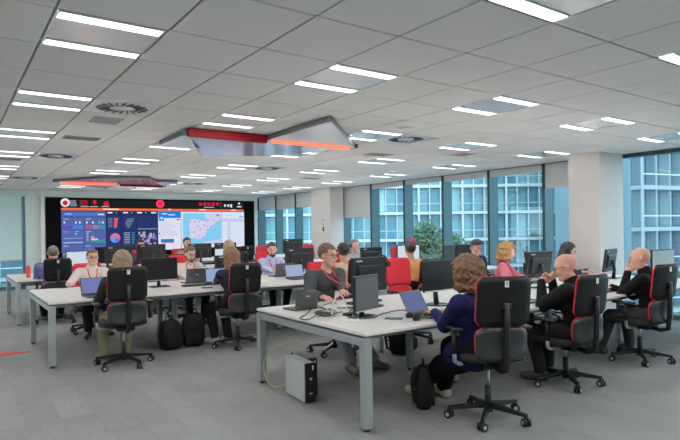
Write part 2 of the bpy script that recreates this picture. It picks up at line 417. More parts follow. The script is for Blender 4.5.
# ------------------------------------------------------------------ video wall
VY = 17.2
vw = thing('video_wall', 'large video wall of dashboards and a map on the back wall', 'video wall', (0, 0, 0))
p = MB(); p.box((5.41, VY+.05, 1.45), (6.32, .09, 2.12)); p.build('frame', mat('matt_black', (.003, .003, .0035), .8, spec=.05), vw)
def em(c, s=1.0): return emat('px_%d_%d_%d' % tuple(c), srgb(c), s)
def wpt(x, y): q = onY(x, y, VY); return q.x, q.z
def wrect(bld, x0, y0, x1, y1, lay, mi):
    xm, ym = (x0+x1)/2, (y0+y1)/2; X0, X1 = wpt(x0, ym)[0], wpt(x1, ym)[0]; Z1, Z0 = wpt(xm, y0)[1], wpt(xm, y1)[1]; Y = VY-.002-.0015*lay
    bld.quad((X0, Y, Z0), (X1, Y, Z0), (X1, Y, Z1), (X0, Y, Z1), mi)
def wdisc(bld, x, y, r, lay, mi, n=20, a0=0, a1=360):
    X, Z = wpt(x, y); rr = r*.0327; Y = VY-.002-.0015*lay; an = [R(a0+(a1-a0)*k/n) for k in range(n+1)]
    bld.add([(X, Y, Z)]+[(X+rr*math.cos(a), Y, Z+rr*math.sin(a)) for a in an], [(0, k, k+1) for k in range(1, n+1)], mi)
def display(name, bgc, rect, items, label=None):
    """items: (kind, coords..., colour)"""
    p = MB(); X0, _ = wpt(rect[0], 225); X1, _ = wpt(rect[2], 225); Z1 = rect[1]; Z0 = rect[3]
    p.box(((X0+X1)/2, VY+.008, (Z0+Z1)/2), (X1-X0-.012, .02, Z1-Z0-.012)); d = p.build(name, em(bgc), vw)
    if label: d['label'] = label
    cols = []; g = MB()
    for it in items:
        c = it[-1]
        if c not in cols: cols.append(c)
        mi = cols.index(c); lay = it[1]
        if it[0] == 'r': wrect(g, *it[2:6], lay, mi)
        elif it[0] == 'd': wdisc(g, *it[2:5], lay, mi)
        elif it[0] == 's': wdisc(g, *it[2:5], lay, mi, 16, it[5], it[6])
        elif it[0] == 'p':
            Y = VY-.002-.0015*lay; vv = [wpt(*q) for q in it[2]]
            g.add([(a, Y, z) for a, z in vv], [tuple(range(len(vv)))[::-1]], mi)
    if g.v: g.build('graphics', [em(c) for c in cols], d)
    return d
W_ = (225, 230, 235); RD = (225, 30, 50); OR = (235, 110, 70)
rnd = random.Random(3)
hd = [('d', 1, 65.2, 202.6, 3.7, W_), ('d', 2, 65.2, 203.0, 2.1, RD), ('p', 2, [(64.2, 201.6), (66.3, 199.9), (66.6, 201.6)], RD), ('r', 1, 80, 200, 80.4, 207, (120, 120, 120)),
      ('r', 1, 81.5, 200.5, 87, 201.2, RD), ('r', 1, 81.5, 205, 87, 205.8, RD), ('r', 1, 81.5, 200.5, 82.2, 205, RD), ('r', 1, 86.3, 200.5, 87, 205, RD), ('r', 1, 82.8, 202, 85.8, 204, (150, 20, 35)),
      ('d', 1, 94.6, 202, 1.6, RD), ('r', 1, 94.2, 203.5, 95, 206, RD), ('r', 1, 103.5, 203, 109, 206, RD), ('r', 1, 104, 201.5, 106, 203, RD), ('r', 1, 106.5, 201, 108, 203, RD),
      ('d', 1, 160.2, 203.8, 3.9, (255, 70, 110)), ('d', 2, 160.2, 203.8, 2.3, (235, 40, 80))]
for k, y in enumerate((200.4, 202, 203.6, 205.2)): hd.append(('r', 1, 70, y, 76+k*.4, y+.9, (150, 160, 170)))
for x in (81, 90, 101): hd.append(('r', 1, x, 206.3, x+8, 207, (190, 190, 195)))
for k in range(5): hd.append(('r', 1, 199+k*4.2, 202.4, 202+k*4.2, 205.6, (200, 30+10*(k % 2), 60)))
hd += [('r', 1, 204, 207, 214, 207.7, (190, 190, 190)), ('r', 1, 220.6, 201, 221, 208, (110, 110, 110)), ('r', 1, 224, 204.5, 226, 206.7, W_), ('r', 1, 227.2, 204.5, 229.4, 206.7, W_), ('r', 1, 230.3, 204.3, 232, 207.5, W_), ('d', 1, 239, 203.6, 1.1, W_), ('r', 1, 237, 206.2, 241.5, 207.3, W_)]
display('header_display', (30, 34, 36), (61, 2.465, 244, 2.225), hd, 'dark header strip with red logo and icons')
display('ticker_display', OR, (61, 2.225, 244, 2.14), [('r', 1, 103, 208.6, 119, 209.8, W_), ('r', 1, 168, 209, 171, 210, W_), ('r', 1, 199, 209.2, 206, 210.2, W_), ('r', 1, 231, 209.6, 236, 210.6, W_)], 'orange ticker strip')
BL = (74, 92, 158); PB = (86, 104, 170); DK = (38, 48, 96)
it = [('r', 1, 63, 212.5, 105, 215.8, (70, 120, 205)), ('r', 2, 65, 213.5, 72, 214.5, (150, 190, 240)), ('r', 2, 98, 213.8, 104, 215, W_)]
for (x0, x1) in ((62.5, 83.5), (85, 105.5)):
    for (y0, y1) in ((218, 230), (230.8, 244.3), (245, 252), (253, 262)):
        it.append(('r', 1, x0, y0, x1, y1, PB)); it.append(('r', 2, x0+.7, y0+.6, x0+6, y0+1.3, (180, 190, 225)))
it += [('r', 3, 63, 225, 72, 229, (95, 85, 190)), ('r', 3, 73, 225, 83, 229, (70, 130, 215)), ('r', 3, 85.5, 225, 92, 229, (170, 90, 130)), ('r', 3, 92.5, 225, 98.5, 229, (140, 140, 150)), ('r', 3, 99, 225, 105, 229, (50, 150, 165))]
for x in (63.5, 86, 92, 102, 75, 79): it.append(('r', 3, x, 221.5, x+1.6, 223.4, W_))
it += [('r', 3, 98.5, 221, 100.5, 223.5, (60, 190, 130)), ('r', 3, 65, 231.2, 71, 232, (130, 110, 230)), ('r', 3, 65, 232.7, 69, 233.4, (130, 110, 230)), ('r', 3, 75, 231.2, 79, 232, (80, 200, 230)), ('r', 3, 75, 233, 77, 235, (80, 200, 230)),
       ('r', 3, 63, 238, 83, 238.6, (160, 170, 210)), ('r', 3, 63, 242, 83, 243.2, (170, 180, 220)), ('r', 3, 91, 236, 94, 242, (235, 140, 130)), ('r', 4, 91, 238.6, 98, 242, (190, 215, 225)), ('r', 5, 91, 240, 105, 242, (45, 160, 130))]
for k in range(6): it.append(('r', 3, 86.5, 233+k*1.5, 88.5, 233.6+k*1.5, (190, 200, 225)))
display('dashboard_display', BL, (61, 2.14, 106.3, .95), it, 'blue dashboard with tiles and bars')
it = []
for k, x in enumerate((107.5, 123, 137, 151)):
    it += [('r', 1, x, 212, x+5, 213.4, W_), ('r', 1, x+8, 212.2, x+9.5, 213.2, (60, 190, 200))]
for (x0, x1) in ((107, 120.5), (122, 136), (137.5, 157.5)):
    it += [('r', 1, x0, 215.5, x1, 230.5, (44, 56, 110)), ('r', 1, x0, 231.3, x1, 246, (44, 56, 110))]
it += [('p', 2, [(114, 218), (118.3, 218), (116.5, 228), (114, 228)], (220, 95, 100))]
for k in range(7):
    it.append(('r', 2, 108, 218+k*1.4, 112.5, 218.6+k*1.4, (120, 135, 180)))
    it.append(('r', 2, 129-(3-abs(k-3))*.6-2, 218.5+k*1.4, 130+(6-k)*.7, 219.3+k*1.4, (110, 140, 160)))
    it.append(('r', 2, 124, 232.5+k*1.7, 130, 233.1+k*1.7, (170, 185, 215))); it.append(('r', 2, 132, 232.5+k*1.7, 134.5, 233.1+k*1.7, (60, 170, 190)))
it += [('s', 2, 115.3, 238, 4.4, -10, 190, (205, 120, 170)), ('s', 2, 115.3, 238, 4.4, 190, 262, (60, 170, 235)), ('s', 2, 115.3, 238, 4.4, 262, 350, (130, 110, 205))]
for k in range(60):
    x = 139+rnd.random()*17; y = 232+rnd.random()*13; s_ = .3+rnd.random()*.9
    it.append(('d', 2+k % 3, x, y, s_, [(200, 170, 175), (150, 140, 200), (215, 180, 150), (70, 120, 215)][k % 4]))
it.append(('r', 2, 137.8, 228.5, 157, 229.2, (150, 165, 205)))
display('analytics_display', DK, (106.3, 2.14, 158, .95), it, 'navy display with charts and a world map')
it = [('r', 1, 158.3, 211, 180.5, 218, (30, 130, 225)), ('r', 2, 162, 213.3, 167, 214.4, W_), ('r', 2, 168, 214.2, 175, 215.4, (200, 225, 250)), ('r', 2, 158.8, 216.2, 164, 221, (60, 150, 235)), ('p', 3, [(160, 217.3), (163, 217.3), (161.7, 220)], W_),
      ('r', 1, 176.5, 219.3, 179.5, 220.2, (40, 40, 60)), ('r', 1, 161, 239, 174, 242.3, (35, 125, 215)), ('r', 1, 161, 242.3, 174, 243.2, (235, 150, 110)), ('d', 1, 159.5, 233.5, .6, (40, 60, 150))]
for k in range(9): it.append(('r', 1, 160, 222.5+k*1.7, 170+rnd.random()*8, 223+k*1.7, (190, 195, 222)))
display('message_display', (222, 224, 242), (158, 2.14, 181, .95), it, 'white message page with blue header')
it = [('r', 1, 183, 213.5, 221, 244.3, (130, 205, 240)), ('p', 2, [(189.5, 220), (194, 219), (201, 220), (207, 221), (212, 219.5), (215, 223), (211, 226), (208, 229), (207, 233), (204, 237), (199, 239), (197, 240), (193, 238), (189.5, 237), (190, 231), (189, 226)], (214, 208, 236)),
      ('p', 2, [(205, 213.5), (221, 213.5), (221, 219), (215, 222.5), (211, 220), (205, 218)], (206, 205, 236)), ('p', 2, [(200, 244.3), (206, 241), (213, 240.5), (221, 239), (221, 244.3)], (200, 205, 235)), ('d', 2, 213.5, 229.5, .9, (214, 208, 236)), ('r', 2, 216.5, 214.5, 219, 216, (60, 80, 110))]
for x, y in ((190, 222), (195, 221.5), (199, 221.5), (202, 220.5), (206, 221.5), (204, 225), (207, 226), (198, 226.5), (200, 229), (194, 232), (189, 233), (207, 230), (206, 233), (199, 236), (195, 237), (197, 239), (203, 237), (211, 226), (214, 220), (215, 229.5), (212, 230.5)): it.append(('d', 4, x, y, .5, (70, 60, 110)))
display('map_display', (205, 225, 245), (181, 2.14, 221.6, .98), it, 'light blue map of a peninsula with dark dots')
it = [('r', 1, 222, 218.5, 243.5, 221.8, (196, 200, 235)), ('r', 1, 239, 216.3, 243, 217.3, (60, 150, 225)), ('r', 1, 227, 215.2, 233, 215.8, (190, 195, 220))]
for k in range(12): it += [('r', 1, 227.5, 223+k*2, 230.5, 223.6+k*2, (150, 160, 190)), ('r', 1, 222, 224.5+k*2, 243.5, 224.7+k*2, (205, 212, 235))]
display('table_display', (216, 226, 246), (221.6, 2.14, 244.3, .98), it, 'pale table display')

# ------------------------------------------------------------------ red ceiling sculptures
m_plate = mat('plate_reflect_tint', (.60, .68, .74), .22, .15)  # light blue-grey base colour stands in for reflected floor and desks
m_plate2 = mat('plate_lavender', (.62, .58, .74), .14, .3)
m_edge = mat('plate_edge', (.09, .10, .10), .5)
m_rbeam = mat('beam_red', (.24, .004, .008), .55, spec=.2)
m_led = emat('led_red', (1.0, .12, .06), 2.6)
def sculpture(label, flip, loc, yaw=0, k=1.):
    t = thing('ceiling_sculpture', label, 'ceiling sculpture', loc, yaw)
    def plate(poly, m):
        q = MB(); q.prism(poly, -.062, -.004); q.build('wing_plate', [m_edge], t)
        c = Vector((sum(a for a, _ in poly)/len(poly), sum(b_ for _, b_ in poly)/len(poly)))
        ins = [tuple(c+(Vector(a)-c)*.985) for a in poly]; q = MB(); q.prism(ins, -.066, -.0615); return q.build('wing_underside', m, t)
    plate([(1.02, .0), (1.02, -1.46), (2.45, .02)], m_plate)
    plate([(0, .05), (.0, 1.05), (.55, 1.0)], m_plate)
    plate([(0, .05), (.85, 1.75), (1.75, 1.3), (2.45, .05)], m_plate2)
    q = MB(); q.box((.51, .0, -.052), (1.02, .07, .10), bev=.008); q.box((1.73, .0, -.035), (1.44, .07, .06), bev=.006); bm_ = q.build('red_beam', m_rbeam, t)
    q = MB(); q.box((1.70, -.012, -.078), (1.22, .05, .024), bev=.008); q.build('led_strip', m_led, bm_)
    q = MB(); q.box((-.03, .03, -.06), (.06, .05, .06)); q.build('end_cap', m_edge, bm_)
    for x in (.3, 2.1):
        q = MB(); q.cyl((x, .03, -.002), .012, .02, 8); q.build('hanger', m_alu, bm_)
    return t
sculpture('large angular red beam ceiling sculpture with glowing strip and grey wings', False, (2.30, 6.30, ZC-.014))
s2 = sculpture('smaller looking far red ceiling sculpture above the video wall', True, (4.40, 13.8, ZC-.014), 180)

# ------------------------------------------------------------------ outside: facing office block, trees, street
gm = mat('street_asphalt', (.22, .25, .27), .8, noise=.1, nscale=.5)
p = MB(); p.box((40, 30, -12.1), (220, 220, .2)); tag(p.build('street_ground', gm), kind='structure')
wht = mat('facade_white', (.74, .75, .77), .6)
panes = [mat('facade_glass_%d' % k, c, .12, .0, spec=.6) for k, c in enumerate([(.16, .34, .42), (.24, .46, .50), (.11, .26, .38), (.38, .60, .62), (.52, .70, .72), (.20, .40, .48)])]
rail = mat('facade_rail', (.52, .60, .64), .4)
panes_t = [mat('tower_glass_%d' % k, tuple(v*.75 for v in c), .2, spec=.25) for k, c in enumerate([(.13, .22, .28), (.17, .27, .33), (.10, .18, .24), (.21, .31, .36), (.26, .36, .40), (.15, .24, .30)])]
wht_t = mat('tower_mullion', (.33, .39, .43), .5)
def block(name, label, org, along, width, z0, z1, floor_h, bay, depth, seed, panes=panes, wht=wht):
    """glass office block: slabs, balcony rails, mullions and single panes"""
    rg = random.Random(seed); a = Vector((along[0], along[1], 0)).normalized(); yaw = math.degrees(math.atan2(a.y, a.x))
    t = thing(name, label, 'building', (org[0], org[1], z0), yaw)
    H_ = z1-z0; p = MB(); p.box((width/2, depth/2+.6, H_/2), (width, depth, H_)); p.build('core', mat('facade_core', (.20, .28, .33), .5), t)
    nf = int(H_/floor_h); nb = int(width/bay)
    for f_ in range(nf+1):
        z = f_*floor_h; p = MB(); p.box((width/2, .1, z), (width, 1.1, .32)); s_ = p.build('floor_slab', wht, t)
        p = MB(); p.box((width/2, -.42, z+1.05), (width, .06, .10)); p.build('handrail', rail, s_)
    pane_me = {}
    vis0, vis1 = (-2.5-z0)/floor_h-1, (10.5-z0)/floor_h
    rest_ = [MB() for _ in panes]
    for f_ in range(nf):
        for k in range(nb):
            c = rg.choice([0, 0, 1, 1, 2, 3, 4, 5]) if rg.random() < .75 else 5
            x, z = (k+.5)*bay, (f_+.5)*floor_h
            if vis0 <= f_ <= vis1:
                if c not in pane_me:
                    q = MB(); q.box((0, 0, 0), (bay-.10, .06, floor_h-.5)); o = q.build('pane', panes[c], t); pane_me[c] = o.data
                else: o = bpy.data.objects.new('pane', pane_me[c]); COL.objects.link(o); o.parent = t
                o.location = (x, .55, z)
            else: rest_[c].box((x, .55, z), (bay-.10, .06, floor_h-.5))
    for c, r_ in enumerate(rest_):
        if r_.v: tag(r_.build('distant_panes', panes[c], t), kind='stuff')
    for k in range(nb+1):
        q = MB(); q.box((k*bay, -.38, H_/2), (.09 if k % 4 else .22, .10, H_)); q.build('mullion', wht, t)
    return t
def camxy(fwd, lat): q = FW*fwd+RT*lat; return (q.x, q.y)
block('office_block', 'pale glass office block with white floor bands seen through the windows', camxy(64, -16), (RT.x, RT.y), 62, -12.2+.2, 22, 3.05, 1.25, 8, 5)
block('glass_tower', 'blue glass tower close outside the right hand window', camxy(44, 23.5), (RT.x+.45*FW.x, RT.y+.45*FW.y), 26, -12.0, 22, 3.3, 1.6, 8, 11, panes_t, wht_t)
block('office_block', 'blue glass office block far outside the back left window', (-14, 60), (1, 0.02), 26, -12.0, 14, 3.1, 2.0, 8, 17, panes_t, wht_t)
m_leaf = mat('leaves', (.13, .19, .11), .8, noise=.4, nscale=3); m_bark = mat('bark', (.10, .07, .05), .9)
def tree(label, xy, top, rad, seed):
    rg = random.Random(seed); t = thing('street_tree', label, 'tree', (xy[0], xy[1], -12), 0, 'street trees outside')
    H_ = top+12; p = MB(); p.tube([(0, 0, 0), (.1, 0, H_*.4), (.0, .1, H_*.8)], [.28, .2, .08], 8); p.build('trunk', m_bark, t)
    p = MB()
    for k in range(1800):
        d = Vector((rg.gauss(0, 1), rg.gauss(0, 1), rg.gauss(0, 1))).normalized()*rad*(rg.random()**.4); c = Vector((0, 0, H_-rad*1.25))+Vector((d.x, d.y, d.z*1.25))
        u = Vector((rg.gauss(0, 1), rg.gauss(0, 1), rg.gauss(0, 1))).normalized(); w = u.orthogonal().normalized(); s_ = .14+.14*rg.random()
        p.quad(c-u*s_, c-w*s_*.5, c+u*s_, c+w*s_*.5)
    tag(p.build('foliage', m_leaf, t), kind='stuff')
tree('green street tree seen low in the window right of centre', camxy(52, 8.0), 2.4, 1.8, 1)
tree('second green street tree standing a little farther right', camxy(56, 11.0), 1.2, 1.8, 2)

# ------------------------------------------------------------------ desks
DZ = .735
def bench(label, x0, n, y0, y1, mod=1.6):
    x1 = x0+n*mod; yc = (y0+y1)/2
    t = thing('bench_desk', label, 'desk', (x0, y0, 0), 0, 'long shared bench desks')
    D_ = y1-y0; L = x1-x0
    for k in range(n):
        for s_ in (0, 1):
            w = D_/2-.006
            p = MB(); p.box((k*mod+mod/2, w/2 if s_ == 0 else D_-w/2, DZ-.0125), (mod-.004, w, .025), bev=.003); p.build('desktop', m_top, t)
    for xe in (.035, L-.035):
        for ye in (.035, D_-.035):
            p = MB(); p.box((xe, ye, (DZ-.04)/2+.012), (.07, .07, DZ-.064), bev=.004); l = p.build('leg', m_leg, t)
            p = MB(); p.cyl((xe, ye, .007), .022, .014, 12); p.build('foot', m_black, l)
        p = MB(); p.box((xe, D_/2, DZ-.075), (.06, D_-.14, .06), bev=.004); p.build('end_rail', m_leg, t)
    for k in range(1, n):
        for s_ in (-1, 1):
            p = MB(); p.box((k*mod, D_/2+s_*.32, (DZ-.04)/2+.012), (.06, .06, DZ-.064), bev=.004); l = p.build('leg', m_leg, t)
            p = MB(); p.cyl((k*mod, D_/2+s_*.32, .007), .02, .014, 12); p.build('foot', m_black, l)
        p = MB(); p.box((k*mod, D_/2, DZ-.065), (.05, D_-.3, .05)); p.build('cross_rail', m_leg, t)
    for s_ in (-1, 1):
        p = MB(); p.box((L/2, D_/2+s_*(D_/2-.18), DZ-.06), (L-.14, .045, .045)); p.build('side_rail', m_leg, t)
        p = MB(); p.box((L/2, D_/2+s_*.13, DZ-.12), (L-.3, .16, .05)); p.build('cable_tray', m_black, t)
    return t
ROWS = {1: (3.25, 5.0), 2: (6.92, 8.7), 3: (10.5, 12.3), 4: (14.2, 15.95)}
bench('near white bench desk with silver legs and the cable heap', 2.5, 4, *ROWS[1], 1.52)
bench('middle white bench desk behind the two black backpacks', .92, 5, *ROWS[2])
bench('far white bench desk with the red bottle on its corner', .92, 5, *ROWS[3])
bench('farthest white bench desk in front of the video wall', 2.5, 4, *ROWS[4])

# ------------------------------------------------------------------ office chairs
def make_chair():
    t = thing('office_chair', 'x', 'chair')
    p = MB(); p.lathe([(.02, .055), (.036, .06), (.036, .115), (.028, .135)], 16); hub = p.build('base_hub', m_black, t)
    for k in range(5):
        a = R(90+72*k+14); dr = Vector((math.cos(a), math.sin(a), 0)); sd = Vector((-dr.y, dr.x, 0)); p = MB()
        a0, a1 = dr*.02+UP*.112, dr*.315+UP*.082
        v = []
        for c, hw, hh in ((a0, .026, .022), (a1, .014, .011)):
            v += [c-sd*hw-UP*hh, c+sd*hw-UP*hh, c+sd*hw*.7+UP*hh, c-sd*hw*.7+UP*hh]
        p.add(v, [(3, 2, 1, 0), (4, 5, 6, 7), (0, 1, 5, 4), (1, 2, 6, 5), (2, 3, 7, 6), (3, 0, 4, 7)]); sp = p.build('base_spoke', m_blackg, t)
        c = dr*.305; p = MB(); wd = Vector((math.cos(a+.9), math.sin(a+.9), 0))
        for s_ in (-1, 1): p.cyl(c+UP*.032+wd*s_*.017, .032, .022, 14, axis=wd)
        p.box(c+UP*.058, (.03, .03, .03)); cs = p.build('caster', m_black, sp)
        p = MB()
        for s_ in (-1, 1): p.cyl(c+UP*.032+wd*s_*.0285, .016, .003, 10, axis=wd)
        p.build('caster_hub', m_greyp, sp)
    p = MB(); p.tube([(0, 0, .06), (0, 0, .26)], .026, 14); p.tube([(0, 0, .26), (0, 0, .40)], .015, 12, 1); p.build('gas_lift', [m_black, m_alu], t)
    p = MB(); p.box((0, -.02, .405), (.19, .28, .055), bev=.012); mech = p.build('mechanism', m_black, t)
    p = MB(); p.tube([(.09, .06, .40), (.22, .07, .395)], .006, 6); p.cyl((.235, .07, .395), .012, .05, 8, axis=(1, 0, 0)); p.build('lever', m_black, mech)
    # seat
    p = MB(); N = 20; prof = [(.80, .432), (.98, .438), (1.0, .46), (.985, .482), (.90, .497), (.55, .492), (.12, .487)]
    v = []; f = []
    for r_, z in prof:
        for k in range(N):
            a = 2*math.pi*k/N; ca, sa = math.cos(a), math.sin(a); e = .45
            x = .245*r_*math.copysign(abs(ca)**e, ca); y = .235*r_*math.copysign(abs(sa)**e, sa)
            v.append((x, y+.02, z-(.02*max(0, y/.235)**3)))
    for i in range(len(prof)-1):
        for k in range(N): f.append((i*N+k, i*N+(k+1) % N, (i+1)*N+(k+1) % N, (i+1)*N+k))
    f.append(tuple(range(N))[::-1]); f.append(tuple((len(prof)-1)*N+k for k in range(N)))
    p.add(v, f, 0, True); p.build('seat', m_seatf, t)
    # spine
    p = MB(); p.tube([(0, -.08, .40), (0, -.24, .385), (0, -.318, .41), (0, -.335, .55), (0, -.342, .75), (0, -.350, .90)], [.024, .024, .026, .026, .024, .02], 8); p.build('back_spine', m_black, t)
    p = MB(); p.box((0, -.338, .88), (.07, .05, .05), bev=.01); p.build('spine_bracket', m_black, t)
    # back: black shell outside, red upholstery towards the sitter
    sh = MB().shell(.415, .728, 1.098, -.300, .035, -.050, .020, rnd=.035).build('backrest', m_shell, t)
    MB().shell(.420, .724, 1.099, -.286, .035, -.050, .012, rnd=.037).build('back_upholstery', m_red, sh)
    p = MB(); p.box((0, -.3535, 1.045), (.032, .004, .050), bev=.001); tg = p.build('tag', m_white, sh)
    p = MB(); p.box((0, -.3560, 1.048), (.010, .001, .024)); p.build('tag_mark', m_greyp, sh)
    lm = MB().shell(.405, .47, .716, -.300, .035, -.002, .018, rnd=.07, bulge=-.02).build('lumbar_panel', m_lumbar, t)
    MB().shell(.411, .472, .722, -.286, .035, -.002, .011, rnd=.072, bulge=-.02).build('lumbar_upholstery', m_red, lm)
    for s_ in (-1, 1):
        p = MB(); p.tube([(s_*.285, -.03, .485), (s_*.285, -.03, .665)], .021, 8); ar = p.build('armrest_post', m_black, t)
        p = MB(); p.box((s_*.28, .0, .678), (.075, .25, .028), bev=.011); p.build('arm_pad', m_black, ar)
        p = MB(); p.tube([(s_*.09, -.03, .405), (s_*.25, -.03, .405), (s_*.282, -.03, .425), (s_*.285, -.03, .49)], .017, 10); p.build('arm_bracket', mat('arm_metal', (.34, .35, .36), .4, .5), ar)
    return t
chair_proto = make_chair(); chair_used = False
def chair(x, y, yaw, label, group, star=None, lift=0):
    global chair_used
    o = chair_proto if not chair_used else dup(chair_proto)
    chair_used = True; o.location = (x, y, 0); o.rotation_euler = (0, 0, R(yaw)); tag(o, label, 'chair', group)
    for ch in o.children:
        nm = ch.name.split('.')[0]
        if nm in ('base_hub', 'base_spoke'): ch.rotation_euler = (0, 0, R(star-32-yaw) if star is not None else 0)
        elif nm != 'gas_lift': ch.location.z = lift
    return o
G1 = 'black and red swivel office chairs'
chair(3.47, 2.93, -26, 'black swivel chair with red piping, nearest the camera, under navy jacket person', G1, 68, .045)
chair(4.81, 3.12, -6, 'black swivel chair of the black jumper person with folded hands', G1, 16, -.035)
chair(6.28, 3.16, -6, 'black swivel chair of the person resting face on hand at right', G1, 0, -.01)
chair(8.40, 3.10, 20, 'swivel chair mostly outside the right picture edge', G1)
chair(3.86, 5.62, 178, 'red-fronted chair behind the charcoal sweater person', G1)
chair(5.06, 5.55, 176, 'empty red chair pushed up to the near desk, facing the camera', G1)
chair(6.50, 5.42, 222, 'red chair turned sideways under the pink shirt person', G1)
chair(8.02, 5.52, 215, 'red chair of the dark jumper person next to the column', G1)
chair(1.63, 6.60, -4, 'black swivel chair of the khaki trousers person, left of the backpacks', G1, 0, .03)
chair(3.10, 6.74, -4, 'black swivel chair of the white trainers person, right of the backpacks', G1)
chair(4.84, 6.62, -4, 'black chair of the cream jumper person', G1)
chair(6.15, 6.60, 0, 'chair of the mustard jumper person', G1, None, -.075)
chair(8.0, 6.72, 60, 'chair of the person in the dark cap', G1)
chair(1.80, 9.16, 180, 'red chair of the white shirt person at left', G1, None, -.07)
chair(3.30, 9.18, 180, 'red chair of the white sweater person', G1)
chair(4.93, 9.20, 176, 'red chair of the pale blue shirt person', G1)
chair(6.75, 9.22, 180, 'red chair behind the face with headset', G1)
chair(8.30, 9.22, 180, 'red chair with person in red cap near the windows', G1)
chair(1.50, 10.45, -2, 'black chair back of the blue shirt person by red bottle', G1)
chair(3.40, 10.30, -4, 'empty black chair showing its back with white tag, left of tan top person', G1)
chair(4.66, 10.32, -4, 'chair of the tan top person', G1)
chair(2.30, 12.85, 178, 'empty red chair behind the blue shirt person at far left', G1)
chair(3.50, 12.86, 180, 'red chair of the far black top person under the dashboards', G1)
chair(4.60, 12.86, 184, 'red chair of the far pink shirt person below the message display', G1)
chair(6.80, 12.86, 180, 'empty red chair beyond the pale blue shirt person', G1)
chair(8.20, 12.86, 184, 'empty red chair in front of the far white column', G1)
chair(6.60, 13.98, -2, 'empty black chair in front of the right end of video wall', G1)

# ------------------------------------------------------------------ monitors, laptops
def scr(name, c, s=1.0): return emat('scr_'+name, srgb(c), s)
SW = scr('white', (215, 228, 240), .9); SB = scr('lavender', (120, 130, 185), .9); SB2 = scr('blue', (104, 118, 158), .9)
def monitor(x, y, yaw, label, w=.54, h=.33, zc=None, screen=None, tilt=0, base='round', logo=True):
    """screen faces local -Y"""
    t = thing('monitor', label, 'monitor', (x, y, DZ), yaw, 'desk monitors')
    zc = (zc if zc else 1.0)-DZ; Rt = Matrix.Rotation(R(-tilt), 3, 'X'); c0 = Vector((0, 0, zc))
    p = MB(); p.box(c0, (w, .028, h), bev=.006, rot=Rt); hs = p.build('housing', m_black, t)
    p = MB(); p.box(c0+Rt @ Vector((0, -.0145, .004)), (w-.028, .002, h-.036), rot=Rt); s_ = p.build('screen', screen or m_off, hs)
    p = MB(); p.box(c0+Rt @ Vector((0, -.0147, -h/2+.008)), (w-.02, .002, .012), rot=Rt); p.build('lower_bezel', m_greyp, hs)
    p = MB(); p.box(c0+Rt @ Vector((0, .022, -.01)), (w*.72, .028, h*.6), bev=.012, rot=Rt); p.build('rear_bulge', m_black, hs)
    if logo:
        p = MB(); p.box(c0+Rt @ Vector((w*.30, .0148, h*.40)), (.075, .001, .014), rot=Rt); p.build('rear_badge', m_greyp, hs)
    p = MB(); p.tube([(0, .045, .01), (0, .06, zc*.5), (0, .045, zc)], [.028, .022, .022], 8); p.build('stand_neck', m_black, t)
    p = MB()
    if base == 'round': p.lathe([(.02, .0), (.125, .0), (.125, .008), (.10, .014), (.03, .018)], 24, c=(0, .03, .001))
    else: p.box((0, .03, .008), (.27, .19, .014), bev=.006)
    p.build('stand_base', m_blackg, t)
    return t
monitor(2.98, 3.85, 18, 'small dark square monitor standing at the end of the near desk', .37, .31, .945, screen=mat('screen_painted_gloss', (.06, .07, .072), .3), base='round')  # dark screen colour lightened to stand in for its glossy reflection
monitor(3.45, 4.40, 184, 'large black monitor seen from behind, facing the charcoal sweater person', .46, .34, 1.05)
monitor(4.00, 3.97, 2, 'black switched-off monitor behind the navy jacket person laptop', .47, .31, 1.03, tilt=2)
monitor(6.08, 4.30, 180, 'monitor seen from behind, tilted, in front of pink shirt person', .50, .33, 1.03, tilt=8, base='flat')
monitor(7.92, 4.40, 192, 'monitor seen nearly edge on beside the white column', .50, .33, 1.0, tilt=8, base='flat')
monitor(8.10, 3.75, -8, 'monitor with pale window reflection painted on its screen, right of the person leaning on hand', .50, .33, 1.0, screen=mat('screen_painted_reflection', (.25, .33, .36), .2), base='flat')  # window reflection is painted into the pale screen colour
monitor(2.42, 7.80, 0, 'dark switched-off monitor right of the khaki trousers person chair', .50, .32, .985, base='flat')
monitor(3.60, 8.10, 178, 'black monitor back between the white sweater person and tan top person', .46, .30, .98)
monitor(4.88, 8.12, 184, 'large black monitor back right of the pale blue shirt person', .58, .36, 1.02)
monitor(6.45, 8.15, 182, 'black monitor back above the charcoal sweater person\'s large monitor', .52, .33, 1.0)
monitor(7.05, 7.80, 0, 'lit white monitor behind the mustard jumper person', .56, .34, 1.03, screen=SW)
monitor(8.0, 7.65, 10, 'glossy black monitor left of the person in dark cap', .46, .30, 1.02)
monitor(8.42, 7.65, -5, 'black monitor just left of the dark cap', .46, .30, 1.02)
monitor(2.08, 11.35, 0, 'lit white monitor right of the blue shirt person', .56, .34, 1.0, screen=SW)
monitor(2.62, 11.70, 2, 'dark monitor behind the white shirt person', .50, .33, 1.06)
monitor(2.70, 11.2, 178, 'black monitor back left of the khaki trousers person', .50, .33, 1.08)
monitor(3.36, 11.35, 182, 'wide black monitor back below the far black top person', .58, .36, 1.08)
monitor(4.55, 11.80, 178, 'far black monitor left of the lit white one', .52, .32, 1.08)
monitor(5.15, 11.80, 180, 'far black monitor right of the far pink shirt person', .52, .32, 1.08)
monitor(4.85, 11.10, 0, 'lit white monitor in front of the tan top person', .52, .32, .98, screen=SW)
monitor(6.9, 11.8, 180, 'far black monitor left of the second column', .54, .34, 1.12)

